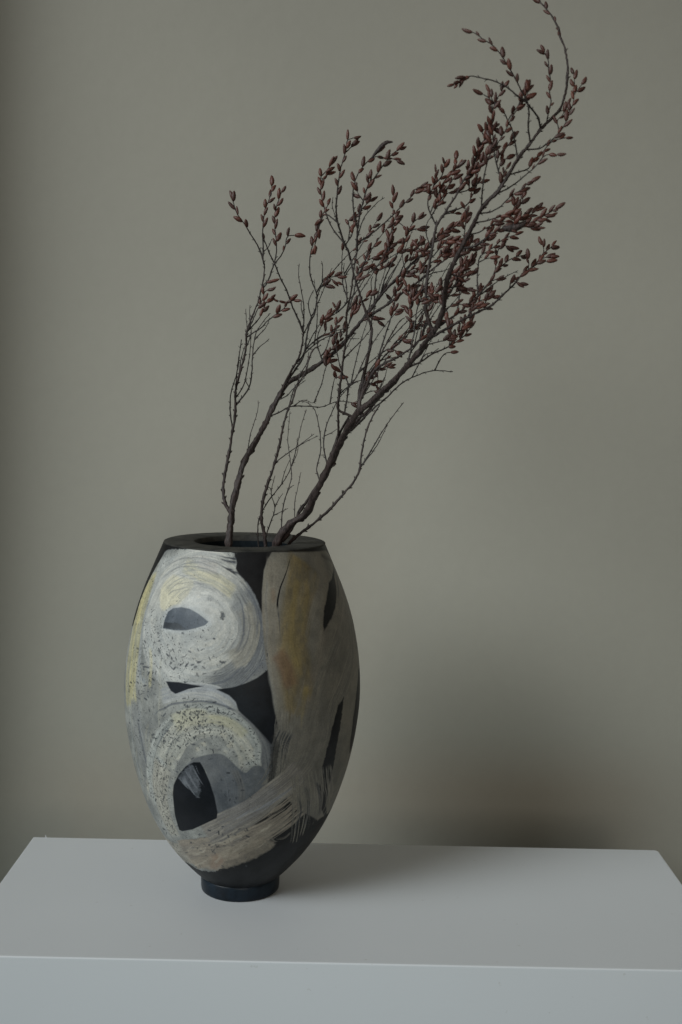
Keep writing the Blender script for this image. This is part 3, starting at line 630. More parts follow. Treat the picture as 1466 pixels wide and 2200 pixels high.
class Branch:
    def __init__(s, label, y0, base_px):
        b = place(base_px[0], base_px[1], y0); s.loc = b
        s.root = empty('branch', tuple(b), label, 'branch', 'dry branches standing in the vase')
        s.paths = []; s.rr = random.Random(int(base_px[0] * 7)); s.count = 0
    def nearest(s, p):
        best = None
        for px, W3, rad in s.paths:
            d = np.hypot(px[:, 0] - p[0], px[:, 1] - p[1]); i = int(d.argmin())
            if best is None or d[i] < best[0]: best = (d[i], px[i], W3[i], rad[i])
        return best
    def add(s, pts, w0, w1, name='twig', y0=None, dy=None, buds=None, gap=15.5, inside=None, mat=None, blen=21.5, spread=.43, label=None, spur=True, bend=0.02):
        rr = s.rr; pts = [tuple(p) for p in pts]
        if s.paths:
            d, q, w3, pr = s.nearest(pts[0])
            if d < 34: pts[0] = tuple(q)
            else: pts.insert(0, tuple(q))
            y0 = w3[1]
        C = catmull(np.array(pts, float), 10)
        seg_l = np.hypot(*(C[1:] - C[:-1]).T); acc = np.r_[0, np.cumsum(seg_l)]; L = acc[-1]
        step = 5.5; n = max(4, int(L / step)); a = np.linspace(0, L, n)
        px = np.c_[np.interp(a, acc, C[:, 0]), np.interp(a, acc, C[:, 1])]
        # small kinks where buds sat
        k = np.array([rr.uniform(-1, 1) for _ in range(n)]); k[0] = 0
        if len(px) > 3:
            t = np.gradient(px, axis=0); t /= np.linalg.norm(t, axis=1)[:, None] + 1e-9
            px = px + np.c_[-t[:, 1], t[:, 0]] * (k * min(.7, .25 + w0 * .05))[:, None]
        f = a / L
        if dy is None: dy = rr.uniform(-1, 1) * min(.075, L / 300 * .07)
        ph = rr.uniform(0, 6); yw = y0 + dy * f + bend * (L / 400) * np.sin(f * 4 + ph) - bend * (L / 400) * math.sin(ph)
        W3 = np.array([place(x, y, yy) for (x, y), yy in zip(px, yw)])
        dep = (W3 - CAM) @ FW
        wpx = w0 + (w1 - w0) * f ** (1.05 if name == 'stem' else .8)
        rad = wpx / 2 * dep / CAM_F
        if name == 'stem': rad = rad * (1 + .16 * np.sin(a / 23 + 1) * np.sin(a / 9.5) + .06 * np.sin(a / 4.1))
        s.paths.append((px, W3, rad))
        P3 = W3
        if inside is not None:
            ext = [W3[0] + (np.array(inside) - W3[0]) * t for t in (1.0, .66, .33)]
            P3 = np.vstack([ext, W3]); rad = np.r_[[rad[0]] * 3, rad]
        spurs = []
        nb = int(L / 17); lim = 1.0 if buds is None else buds
        if spur:
            for j in range(nb):
                if w0 > 8 and j % 4: continue
                ff = (j + rr.uniform(.2, .8)) / max(nb, 1)
                if ff > lim or ff < .04: continue
                i = min(n - 2, int(ff * n)) + (3 if inside is not None else 0)
                side = np.array([rr.uniform(-.3, .3), 1, rr.uniform(-.3, .3)]) * (1 if j % 2 else -1)
                spurs.append((i, side, rr.uniform(.0016, .0032) + rad[i] * .45))
                rad[i] *= 1.22
        O = np.array(s.root.location)
        V, F = tube(P3, rad, 16 if w0 > 8 else 6, spurs, rr, None)
        o = mesh_obj(name, [v - O for v in V], F, mat or (BARK if w0 > 5.5 else TWIG), s.root)
        if label: o['label'] = label
        # catkins
        if buds is not None:
            pos = buds * L + rr.uniform(0, 6); j = rr.randint(0, 1)
            while pos < L - 3:
                s.catkin(o, px, a, yw, pos, j, rr, blen, spread); j += 1; pos += gap * 1.04 * rr.uniform(.75, 1.25)
            s.catkin(o, px, a, yw, L - 1, j, rr, blen, .12)
        return o
    def catkin(s, par, px, a, yw, pos, j, rr, blen, spread):
        def at(q): return place(np.interp(q, a, px[:, 0]), np.interp(q, a, px[:, 1]), float(np.interp(q, a, yw)))
        p = at(pos); d = at(min(pos + 5, a[-1])) - at(max(pos - 5, 0)); d /= np.linalg.norm(d)
        view = p - CAM; view /= np.linalg.norm(view)
        s1 = np.cross(d, view); s1 /= np.linalg.norm(s1); s2 = np.cross(d, s1)
        az = rr.gauss(0, .42) + (math.pi if j % 2 else 0); side = s1 * math.cos(az) + s2 * math.sin(az)
        ang = spread * rr.uniform(.6, 1.25); dr = d * math.cos(ang) + side * math.sin(ang)
        sc_ = np.linalg.norm(p - CAM) / CAM_F; L = blen * (rr.uniform(.80, 1.18) if rr.random() > .12 else rr.uniform(.5, .75)) * sc_
        c = COL_catkin(rr); c.parent = par
        q = Vector((0, 0, 1)).rotation_difference(Vector(dr)) @ Quaternion((0, 0, 1), rr.uniform(0, 6.28))
        c.rotation_mode = 'QUATERNION'; c.rotation_quaternion = q; c.location = Vector(p + dr * .0006) - Vector(s.root.location)
        wv = L * rr.uniform(.88, 1.08); c.scale = (wv, wv, L); s.count += 1
def COL_catkin(rr):
    o = bpy.data.objects.new('catkin', rr.choice(CATS)); COL.objects.link(o); return o

# ---- left branch
L_ = Branch('thick dark branch at the left of the vase mouth, forking low into two stems', 0.0, (494, 1172))
L_.add(T('E', [(112,1258),(116,1190),(125,1110),(128,1050),(142,985),(165,900),(200,780),(260,670),(320,560),(370,460),(420,370),(452,325),(510,290),(600,240),(680,180),(750,120),(800,60)]) + T('C', [(530,1420),(600,1320),(700,1210),(800,1110),(900,1015),(960,960),(1040,872),(1110,815),(1200,760),(1290,700)]),
       14.5, 3.0, 'stem', y0=0.0, dy=-.03, inside=(-.02, .02, .25), buds=.86, gap=9, bend=.03)
thin = L_.add(T('E', [(118,1075),(88,1005),(80,920),(95,820),(115,720),(130,620),(145,540),(150,460),(150,380),(172,280),(200,180)]) + T('B', [(290,1700),(295,1590),(335,1470),(375,1380),(405,1270),(428,1160),(435,1060)]), 7.5, 3.0, 'stem', dy=.02)
for w0, w1, b, g, p in [
    (3.2,1.8,.52,15,T('B',[(435,1060),(405,960),(365,880),(320,810),(275,735),(215,650),(195,590),(183,545)])),
    (3.0,1.8,.40,13,T('B',[(438,1010),(425,920),(420,820),(425,720),(438,630),(465,560),(490,480),(492,440)])),
    (3.0,1.8,.45,12,T('B',[(405,1270),(460,1190),(500,1080),(525,990),(530,900),(520,800),(515,700),(525,620),(548,540),(568,492)])),
    (2.6,1.8,.35,15,T('B',[(512,1060),(565,985),(600,910),(606,860),(625,830),(668,828)])),
    (2.4,1.6,.55,14,T('B',[(410,1270),(440,1200),(475,1190)])),
    (2.6,1.6,.35,11,T('B',[(335,1590),(385,1490),(430,1400),(460,1340),(500,1330),(548,1342)])),
    (2.8,1.6,.50,11,T('B',[(345,1640),(400,1560),(460,1500),(530,1445),(590,1400),(615,1350),(665,1340)])),
    (2.6,1.6,.45,11,T('B',[(300,1600),(340,1500),(380,1410),(420,1330),(440,1270),(490,1250)])),
    (2.8,1.2,None,0,T('B',[(270,1830),(290,1700),(298,1560),(290,1480),(288,1405)])),
    (2.4,1.2,None,0,T('B',[(298,1700),(330,1600),(318,1500),(320,1375)])),
    (3.0,1.2,None,0,T('B',[(205,2080),(215,1930),(232,1790),(247,1700),(255,1645)])),
    (2.6,1.2,None,0,T('B',[(240,1950),(250,1800),(280,1700)])),
    (3.4,1.4,None,0,T('B',[(250,2170),(310,2030),(335,1900),(340,1770),(355,1650),(380,1570),(430,1500),(480,1440)])),
    (2.4,1.2,None,0,T('B',[(345,1770),(400,1700),(430,1680),(472,1640)])),
    (2.4,1.2,None,0,T('B',[(350,1660),(400,1600),(440,1560),(470,1500)])),
    (2.6,1.4,None,0,T('B',[(215,2100),(270,2010),(300,1880),(320,1760),(330,1600)])),
    (3.2,1.2,None,0,T('E',[(145,590),(120,500),(122,400),(140,330),(160,260),(170,190),(182,80)])),
    (2.2,1.0,None,0,T('B',[(300,2010),(275,1960)])),
    (2.2,1.0,None,0,T('E',[(205,740),(235,625),(262,540),(278,480),(280,428)])),
    (2.8,1.4,.95,10,T('E',[(360,525),(410,490),(462,463),(560,460),(640,465),(740,432),(825,440)])),
    (2.2,1.0,None,0,T('E',[(480,430),(540,425),(590,442),(615,432)])),
    (5.5,3.0,None,0,T('B',[(545,2080),(590,2005),(640,1905),(700,1800),(730,1700),(740,1590)])),
    (3.6,2.2,.97,10,T('B',[(740,1590),(715,1520),(660,1400),(612,1270),(560,1160),(522,1070),(470,960),(448,900),(432,860)])),
    (2.2,1.2,None,0,T('B',[(440,960),(465,920),(492,855)])),
    (2.8,1.2,None,0,T('B',[(740,1590),(746,1450),(740,1350),(722,1250),(705,1150),(705,1090),(710,1050)])),
    (2.4,1.2,None,0,T('B',[(735,1480),(725,1400),(728,1345)])),
    (4.2,2.4,None,0,T('B',[(590,2010),(680,1880),(742,1780),(762,1660),(790,1520),(830,1440),(848,1320),(845,1280)])),
    (2.6,1.8,.40,17,T('B',[(820,1265),(800,1160),(790,1060),(800,960),(820,880),(850,790),(870,710),(900,650),(935,590)])),
    (2.4,1.6,None,0,T('B',[(790,1480),(780,1380),(795,1310),(822,1260)])),
    (2.6,1.8,.35,13,T('B',[(848,1275),(885,1205),(915,1160),(945,1165),(1000,1195)])),
    (2.0,1.6,.40,15,T('B',[(930,1165),(960,1155),(1003,1150)])),
    (2.2,1.2,None,0,T('B',[(880,1190),(893,1080),(885,1030)])),
    (2.0,1.2,None,0,T('B',[(835,1370),(875,1352)])),
    (2.0,1.4,.80,12,T('B',[(850,1330),(880,1230),(910,1225)])),
    (3.0,1.6,None,0,T('B',[(690,1830),(790,1720),(900,1640),(1000,1600),(1060,1580)])),
    (3.0,1.6,None,0,T('B',[(560,1990),(690,1860),(760,1730),(830,1660),(960,1590),(1080,1560)])),
    (2.6,1.6,.58,15,T('B',[(880,1790),(850,1680),(868,1570),(925,1490),(995,1440),(993,1400)])),
    (2.4,1.6,.70,12,T('B',[(760,1720),(850,1640),(910,1600),(910,1570)])),
    (2.4,1.4,.55,10,T('B',[(860,1790),(910,1740),(930,1690),(960,1600),(1010,1520)])),
    (2.4,1.4,.30,9,T('B',[(850,1850),(900,1810),(940,1760),(975,1700),(985,1660)])),
    (2.2,1.4,.40,10,T('B',[(900,1830),(950,1800),(990,1740),(1060,1580)])),
    (2.2,1.4,.20,9,T('B',[(900,1840),(950,1830),(985,1870),(990,1900)])),
    (2.6,1.4,.92,10,T('E',[(605,440),(640,340),(660,262),(672,225)])),
    (2.6,1.4,.86,9,T('E',[(685,440),(708,345),(720,300),(745,292)])),
    (2.4,1.2,None,0,T('E',[(405,440),(445,400),(480,362),(550,312)])),
    (3.4,1.4,.96,14,T('C',[(340,1450),(350,1350),(320,1220),(310,1110),(312,1010),(316,950)])),
    (2.6,1.2,None,0,T('C',[(365,1320),(345,1210),(325,1110),(330,1045)])),
    (3.0,1.8,.30,10,T('C',[(570,1370),(575,1200),(590,1120),(620,1080),(655,1000),(682,930),(690,850),(715,780),(740,720),(790,750)])),
    (2.6,1.8,.10,10,T('C',[(640,1060),(665,960),(700,900),(750,880)])),
    (2.4,1.6,.30,11,T('C',[(600,1110),(650,1080),(690,1050)])),
    (3.0,1.6,.52,14,T('C',[(600,1300),(650,1170),(700,1060),(745,980),(790,930),(812,860),(835,790),(870,730),(915,690)])),
    (2.4,1.6,.70,14,T('C',[(835,800),(870,780),(915,775)])),
    (2.4,1.2,None,0,T('C',[(800,1100),(790,1010),(790,935)])),
    (2.6,1.2,None,0,T('C',[(620,1270),(700,1130),(780,1010)])),
    (2.6,1.6,.25,9,T('C',[(380,1510),(400,1450),(440,1380),(480,1340),(540,1290)])),
    (2.2,1.4,.20,9,T('C',[(370,1530),(380,1460),(410,1380)])),
    (2.4,1.4,.30,9,T('C',[(420,1530),(480,1490),(540,1470),(590,1500)])),
    (5.5,2.2,.80,9,T('C',[(480,1490),(560,1440),(700,1350),(800,1270),(900,1200),(970,1140),(1080,1050),(1150,1000),(1230,900)])),
    (3.0,1.4,None,0,T('C',[(880,1200),(1010,1130),(1100,1110),(1180,1080)])),
    (2.6,1.4,.30,10,T('C',[(770,1140),(800,1060),(850,1000),(880,930),(935,940),(940,910)])),
    (2.6,1.6,.15,10,T('C',[(800,1150),(830,1110),(880,1090),(950,1070)])),
    (2.4,1.6,.15,10,T('C',[(860,1080),(900,1010),(960,980)])),
    (2.4,1.6,.20,10,T('C',[(830,1160),(850,1130),(900,1120),(960,1100)])),
    (2.4,1.4,None,0,T('C',[(560,1400),(640,1270),(760,1150),(800,1100)])),
    (2.4,1.4,None,0,T('C',[(520,1430),(545,1300),(540,1200),(555,1150)])),
    (2.2,1.4,.35,9,T('C',[(600,1330),(640,1270),(660,1290)])),
    ]:
    L_.add(p, w0 * 1.12, w1 * 1.1, buds=b, gap=g or 15)

# ---- main branch
M_ = Branch('thickest branch leaning far right over the rim and rising to the top of the picture', -.022, (598, 1172))
Mpts = T('E', [(385,1255),(402,1210),(440,1160),(490,1118),(535,1092),(570,1045),(600,970),(640,900),(680,820),(720,730),(770,630),(820,540),(860,490),(920,440),(1000,370),(1080,290),(1160,200),(1240,110)])
Mpts += T('D', [(200,1350),(270,1260),(330,1170),(362,1090),(382,1010),(385,930),(402,830),(440,720),(490,620),(540,520),(580,440),(620,360),(660,280),(720,200),(800,120)])
Mpts += T('A', [(700,1390),(780,1250),(870,1140),(960,1020),(1050,930),(1105,870),(1135,800),(1162,700),(1170,600),(1176,530),(1155,400),(1140,350),(1112,290),(1100,220),(1060,150),(1020,90),(960,20),(925,-25)])
M_.add(Mpts, 16.5, 3.0, 'stem', y0=-.022, dy=-.10, inside=(.0, .01, .28), buds=.925, gap=16, bend=.05)
for w0, w1, b, g, p in [
    # top of the branch (tile A)
    (3.6,1.8,.46,17,T('A',[(872,1130),(862,1000),(868,880),(850,790),(800,700),(745,590),(692,500),(632,410),(572,350),(510,310),(455,270),(428,255)])),
    (4.0,2.0,.83,8,T('A',[(960,1000),(940,930),(900,870),(840,800),(770,750),(700,690),(600,640),(520,620),(450,605),(395,600),(335,640),(285,665)])),
    (2.6,1.8,.10,17,T('A',[(1000,950),(1022,880),(1042,800),(1030,720),(1040,640),(1022,560),(1020,480),(990,418)])),
    (3.0,1.8,.30,14,T('A',[(870,1195),(950,1170),(1010,1130),(1050,1100),(1110,1040),(1155,970),(1180,890),(1215,820),(1222,740),(1225,650),(1220,580)])),
    (2.0,1.6,.30,18,T('A',[(1222,750),(1250,710),(1283,668)])),
    (2.2,1.6,.25,14,T('A',[(1085,1010),(1090,950),(1130,910),(1160,850)])),
    (3.0,1.8,.28,14,T('A',[(722,1390),(800,1350),(865,1325),(905,1250),(960,1220),(1010,1155),(1060,1110),(1155,1085)])),
    (3.0,1.8,.55,15,T('A',[(605,1530),(690,1490),(780,1430),(850,1370),(920,1310),(975,1240),(1020,1215),(1085,1215)])),
    (3.0,1.8,.42,15,T('A',[(490,1700),(560,1670),(640,1630),(680,1590),(730,1540),(800,1500),(850,1450),(880,1435)])),
    (2.0,1.6,.40,14,T('A',[(740,1540),(780,1510),(815,1500)])),
    (2.8,1.8,.62,13,T('A',[(775,1245),(760,1130),(735,1020),(700,950),(665,870),(625,845),(585,800),(560,730)])),
    (2.4,1.8,.30,13,T('A',[(690,1010),(700,960),(730,900),(770,850),(800,800),(850,760),(862,700)])),
    (3.0,1.8,.35,12,T('A',[(640,1430),(612,1290),(590,1150),(580,1000),(577,900),(598,820),(640,740),(665,690)])),
    (2.4,1.8,.10,13,T('A',[(600,870),(560,780),(510,745)])),
    (3.2,1.8,.32,12,T('A',[(490,1650),(502,1500),(522,1350),(560,1220),(620,1130),(680,1030),(720,950),(762,880),(820,800),(850,720)])),
    (2.6,1.8,.10,12,T('A',[(590,1290),(640,1210),(690,1160),(740,1090)])),
    (2.6,1.8,.10,12,T('A',[(610,1350),(650,1280),(690,1250)])),
    (2.6,1.8,.10,12,T('A',[(600,1440),(660,1390),(690,1330)])),
    (2.6,1.6,.10,12,T('A',[(560,1250),(580,1150),(560,1100)])),
    # left-hand sub-branch rising in the middle (tiles D, A)
    (7.0,2.6,.66,10,T('D',[(245,1200),(240,1060),(240,950),(245,830),(265,700),(290,560),(308,450),(330,370),(385,290),(440,200)])+T('A',[(300,1530),(350,1420),(420,1340),(450,1240),(480,1150),(525,1085),(548,970)])),
    (3.0,2.0,.10,10,T('A',[(330,1450),(380,1390),(450,1330),(500,1270),(560,1200)])),
    (3.0,1.8,.15,11,T('A',[(450,1270),(475,1180),(515,1110),(545,1060)])),
    (2.6,1.8,.20,12,T('A',[(505,1090),(500,1030),(550,1010),(590,1015)])),
    (3.0,1.8,.45,12,T('A',[(118,1770),(80,1650),(75,1560),(110,1480),(130,1400),(135,1360)])),
    (2.6,1.8,.10,11,T('A',[(120,1480),(170,1400),(200,1340),(200,1290)])),
    (2.6,1.8,.12,11,T('A',[(110,1660),(140,1560),(180,1460),(230,1390),(290,1330),(320,1290)])),
    (2.0,1.6,.40,11,T('A',[(240,1380),(290,1300),(292,1255)])),
    (2.6,1.8,.15,11,T('A',[(130,1680),(170,1580),(210,1500),(280,1395)])),
    (2.6,1.8,.15,12,T('A',[(150,1640),(200,1560),(230,1520),(270,1510)])),
    (2.6,1.4,None,0,T('A',[(40,1960),(60,1850),(68,1750),(110,1700)])),
    (2.6,1.8,.40,14,T('A',[(310,1530),(380,1500),(440,1460),(480,1440)])),
    (2.6,1.8,.10,13,T('A',[(380,1480),(400,1410),(390,1330)])),
    (3.2,1.8,.40,12,T('A',[(310,1720),(370,1620),(420,1540),(450,1490),(470,1330)])),
    (2.4,1.8,.40,14,T('A',[(200,1700),(240,1680),(285,1680)])),
    # left cluster stems crossing (tile C)
    (8.0,3.4,None,0,T('C',[(428,2190),(450,2070),(480,1950),(505,1830),(532,1700),(545,1560),(520,1480),(470,1350),(430,1220),(402,1120),(382,1020)])),
    (4.4,1.8,.50,16,T('C',[(382,1020),(360,950),(330,890),(308,820),(282,740),(266,640),(270,540),(282,430),(298,320),(320,230),(345,150),(355,80),(400,60)])),
    (2.4,1.8,.50,16,T('C',[(335,180),(360,155),(395,125)])),
    (3.0,1.8,.42,11,T('C',[(320,880),(262,810),(215,730),(182,640),(162,570),(145,490),(148,420),(170,370),(205,350)])),
    (2.6,1.8,.30,11,T('C',[(150,420),(145,370),(180,330),(222,275)])),
    (2.8,1.8,.25,17,T('C',[(278,725),(185,660),(150,700),(130,770),(115,840),(90,930)])),
    (2.0,1.2,None,0,T('C',[(278,730),(248,640),(235,590),(240,525)])),
    (5.2,2.6,None,0,T('C',[(285,2199),(290,2090),(305,1940),(322,1800),(338,1690),(350,1560),(345,1450),(372,1330),(390,1230),(402,1120),(430,950)])),
    (4.2,1.8,.42,14,T('C',[(428,950),(430,850),(440,740),(455,650),(480,560),(505,470),(535,415),(572,370),(605,320),(655,250),(715,180),(765,150)])),
    (3.0,2.0,.45,16,T('C',[(435,780),(405,640),(398,520),(402,460),(425,370),(465,300),(520,240),(580,180)])),
    (2.0,1.6,.30,14,T('C',[(540,215),(590,205),(635,215)])),
    (2.0,1.6,.40,12,T('C',[(690,220),(740,235)])),
    (2.6,1.8,.25,11,T('C',[(350,900),(390,820),(400,740),(430,680),(470,620),(530,560)])),
    (2.6,1.8,.30,12,T('C',[(360,870),(372,780),(360,720),(395,680)])),
    (2.4,1.6,.10,12,T('C',[(480,560),(440,500),(430,480)])),
    (2.4,1.6,.10,12,T('C',[(500,480),(520,420),(525,385)])),
    (3.0,1.8,.52,14,T('C',[(452,880),(520,832),(620,752),(700,680),(770,610),(840,540),(900,482),(970,482)])),
    (2.0,1.6,.40,12,T('C',[(870,510),(880,470),(940,445)])),
    (2.6,1.2,None,0,T('C',[(442,840),(480,700),(540,620),(600,560),(648,530)])),
    (3.2,1.8,.65,12,T('C',[(372,1450),(400,1300),(420,1190),(440,1110),(450,1060),(440,1050)])),
    (3.0,1.8,.15,11,T('C',[(415,1200),(460,1110),(500,1040),(560,1000),(620,985)])),
    (2.6,1.8,.05,11,T('C',[(490,1050),(515,960),(550,930),(582,880)])),
    (2.4,1.8,.10,12,T('C',[(450,1120),(500,1080),(535,1080)])),
    (2.0,1.6,.10,12,T('C',[(415,1190),(440,1170),(470,1160)])),
    (3.0,1.4,None,0,T('C',[(345,1800),(400,1720),(480,1640),(535,1570)])),
    (2.2,1.2,None,0,T('C',[(345,1740),(380,1650),(425,1595)])),
    (2.0,1.2,None,0,T('C',[(362,1638),(400,1640),(448,1640)])),
    (3.2,1.2,None,0,T('C',[(355,2190),(362,2010),(310,1900),(275,1760),(262,1650),(275,1500)])),
    (3.0,1.4,None,0,T('C',[(362,2010),(400,1980),(450,1900),(490,1860)])),
    (3.0,1.4,None,0,T('C',[(300,2080),(400,1990),(470,1965)])),
    # right of the main stem (tile D)
    (6.0,2.2,.70,10,T('D',[(250,1300),(330,1235),(420,1185),(520,1130),(600,1090),(680,1050),(760,1010),(850,925),(920,860),(980,790),(1050,730),(1110,680),(1150,620),(1180,590),(1232,548)])),
    (2.4,1.8,.40,14,T('D',[(1060,720),(1130,680),(1185,665)])),
    (2.4,1.8,.40,14,T('D',[(1140,650),(1180,635),(1215,630)])),
    (2.0,1.6,.40,14,T('D',[(1180,600),(1165,560),(1160,540)])),
    (2.0,1.6,.40,14,T('D',[(1050,730),(1050,680),(1045,650)])),
    (2.4,1.8,.15,10,T('D',[(900,880),(910,820),(960,830),(980,835)])),
    (5.0,2.0,.35,12,T('D',[(330,1190),(440,1110),(510,1062),(570,1005),(640,950),(700,905)])),
    (2.6,1.2,None,0,T('D',[(690,910),(780,840),(860,790),(965,738)])),
    (3.0,1.8,.42,11,T('D',[(640,950),(700,880),(760,800),(800,740),(850,690),(920,640),(1015,615)])),
    (2.4,1.8,.30,12,T('D',[(760,800),(785,730),(790,700)])),
    (2.4,1.8,.20,12,T('D',[(680,900),(740,830),(810,800)])),
    (3.2,1.8,.50,10,T('D',[(635,930),(645,800),(652,700),(665,630),(720,590),(790,540),(850,490),(940,458)])),
    (2.6,1.8,.30,12,T('D',[(790,700),(805,590),(830,540),(890,548)])),
    (2.4,1.8,.30,12,T('D',[(660,670),(700,650),(740,640)])),
    (4.0,2.0,.25,10,T('D',[(560,580),(620,545),(700,490),(770,440),(850,410),(920,405),(1000,375),(1090,350),(1165,310),(1255,255)])),
    (2.8,1.8,.15,11,T('D',[(850,410),(930,360),(1000,320),(1060,300),(1115,255)])),
    (2.6,1.8,.20,12,T('D',[(1000,380),(1060,400),(1105,398)])),
    (2.6,1.8,.15,12,T('D',[(920,400),(950,345),(1030,290)])),
    (2.4,1.8,.30,12,T('D',[(1130,340),(1180,330),(1215,315)])),
    (3.0,1.8,.25,10,T('D',[(625,370),(720,345),(800,320),(870,305),(930,300),(955,260),(985,220),(1005,165)])),
    (2.4,1.8,.25,12,T('D',[(910,310),(930,250),(940,225)])),
    (3.0,1.8,.35,10,T('D',[(590,470),(650,440),(720,400),(800,360),(860,350)])),
    (2.8,1.8,.20,10,T('D',[(520,640),(600,580),(650,540),(720,500),(745,440)])),
    (2.8,1.8,.20,10,T('D',[(470,780),(530,790),(560,740),(590,680),(600,665)])),
    (2.8,1.8,.15,9,T('D',[(400,880),(440,870),(500,860),(560,800),(600,765)])),
    (2.4,1.8,.15,12,T('D',[(400,900),(430,830),(440,780)])),
    (2.6,1.8,.25,11,T('D',[(400,960),(460,920),(500,895),(570,895)])),
    (2.8,1.8,.30,11,T('D',[(370,1060),(430,1020),(470,1000),(520,1005)])),
    (2.6,1.8,.40,10,T('D',[(380,1020),(410,1060),(410,1100)])),
    (3.2,1.6,.30,10,T('D',[(480,1080),(500,960),(510,860),(520,770),(545,640),(560,560),(600,520)])),
    (2.6,1.6,.50,12,T('D',[(400,1010),(440,900),(490,800),(530,700)])),
    (3.0,1.6,.60,11,T('D',[(470,640),(540,600),(540,480),(550,380),(560,290),(545,250)])),
    (4.0,1.6,.45,9,T('D',[(95,1540),(200,1455),(290,1395),(400,1345),(500,1285),(565,1225),(600,1155),(598,1065),(620,1000)])),
    (2.4,1.8,.20,10,T('D',[(420,1330),(440,1240),(430,1200)])),
    (2.4,1.8,.20,9,T('D',[(430,1330),(470,1260),(520,1200),(560,1180)])),
    (2.4,1.8,.20,10,T('D',[(500,1270),(545,1210),(548,1140)])),
    (2.4,1.8,.60,9,T('D',[(290,1330),(330,1300),(380,1290),(430,1278)])),
    (2.6,1.4,None,0,T('D',[(200,1450),(230,1400),(300,1380),(340,1350)])),
    (2.6,1.8,.20,10,T('D',[(570,1120),(600,1040),(620,960),(650,900)])),
    (2.6,1.8,.15,10,T('D',[(560,1090),(620,1030),(700,1030)])),
    (2.6,1.8,.15,10,T('D',[(600,1060),(660,980),(720,960),(760,950)])),
    (2.6,1.8,.15,10,T('D',[(640,1040),(700,1000),(740,920)])),
    (4.6,1.6,None,0,T('E',[(775,640),(850,565),(930,482),(1000,425),(1095,335),(1170,292),(1280,257),(1395,263)])),
    (2.8,1.8,.90,14,T('D',[(310,1520),(350,1440),(385,1395),(430,1382)])),
    (4.0,1.6,.62,10,T('C',[(830,1900),(848,1760),(868,1650),(882,1560),(845,1450),(850,1380),(872,1300)])),
    (2.4,1.8,.15,10,T('C',[(850,1400),(820,1400),(795,1410)])),
    (2.4,1.8,.15,10,T('C',[(850,1370),(840,1290),(820,1230)])),
    (2.6,1.4,None,0,T('C',[(850,1750),(930,1640),(960,1530)])),
    # thicket between the stems (tile C)
    (5.0,1.8,None,0,T('C',[(440,2150),(500,1965),(580,1845),(640,1720),(700,1610),(760,1510),(805,1478)])),
    (3.4,1.8,.50,10,T('C',[(580,1845),(640,1650),(690,1500),(722,1380),(740,1280),(770,1180),(830,1140)])),
    (7.0,2.6,.86,9,T('C',[(420,2130),(500,2020),(560,1900),(640,1840),(740,1790),(850,1720),(920,1650),(1000,1590)])),
    (3.4,1.6,None,0,T('C',[(560,1880),(680,1740),(760,1640),(835,1560),(850,1490)])),
    (3.0,1.6,.50,9,T('C',[(640,1790),(740,1690),(800,1620),(850,1570),(930,1540)])),
    (2.6,1.8,.40,9,T('C',[(690,1720),(740,1660),(800,1650),(840,1670)])),
    (2.6,1.8,.30,10,T('C',[(610,1830),(650,1800),(710,1790)])),
    (2.6,1.8,.30,10,T('C',[(640,1750),(690,1720),(745,1740)])),
    (2.6,1.6,.30,10,T('C',[(500,1960),(540,1930),(600,1880),(680,1860)])),
    (2.6,1.6,.20,9,T('C',[(480,2030),(520,1980),(550,1940),(580,1880)])),
    (2.4,1.6,.15,9,T('C',[(510,1990),(560,1990),(580,2010)])),
    (2.6,1.6,.70,9,T('C',[(450,2120),(520,2060),(590,2050)])),
    (3.0,1.6,.60,9,T('C',[(700,1740),(800,1640),(870,1560),(940,1510),(1060,1500)])),
    (2.4,1.6,.55,9,T('C',[(900,1560),(900,1420),(935,1330),(940,1290)])),
    (2.6,1.6,.30,9,T('C',[(940,1560),(990,1440),(1010,1310),(1015,1270)])),
    (2.6,1.6,.10,9,T('C',[(980,1320),(1040,1290),(1080,1260),(1085,1235)])),
    (2.6,1.6,.10,9,T('C',[(1090,1380),(1050,1340),(990,1330)])),
    (2.6,1.6,.20,9,T('C',[(860,1430),(870,1340),(900,1290),(950,1275)])),
    (2.6,1.6,.25,9,T('C',[(780,1330),(830,1250),(860,1240)])),
    (2.6,1.6,.20,9,T('C',[(1130,1240),(1200,1230),(1230,1150),(1300,1080),(1330,1030)])),
    (2.6,1.6,.20,9,T('C',[(1000,900),(1060,850),(1120,790),(1200,760),(1280,690)])),
    (2.6,1.6,.20,9,T('C',[(1020,860),(1080,870),(1150,860)])),
    (2.6,1.6,.30,9,T('C',[(1010,1010),(1040,980),(1080,930),(1130,880),(1220,870)])),
    (2.6,1.6,.20,9,T('C',[(1180,1060),(1200,1000),(1250,960),(1280,880)])),
    (2.6,1.6,.10,9,T('C',[(1060,1060),(1080,1000),(1140,950),(1150,930)])),
    (2.6,1.6,.10,10,T('C',[(975,950),(940,950),(915,925)])),
    (2.4,1.4,.60,10,T('C',[(1040,1210),(1110,1180),(1160,1150),(1180,1130)])),
    # low twigs springing from the stem (tile E)
    (2.8,1.4,None,0,T('E',[(625,895),(615,820),(637,720),(632,600),(605,485),(560,440),(510,430)])),
    (3.2,1.4,None,0,T('E',[(668,805),(655,700),(665,590),(700,500),(735,430),(790,360),(850,315)])),
    (2.0,1.0,None,0,T('E',[(668,640),(700,612),(732,590)])),
    (2.2,1.0,None,0,T('E',[(660,740),(640,740)])),
    (2.6,1.0,None,0,T('E',[(412,1180),(415,1090),(435,985),(470,870),(462,760),(450,660),(455,570),(462,490)])),
    (2.0,1.0,None,0,T('E',[(440,970),(462,925),(485,912)])),
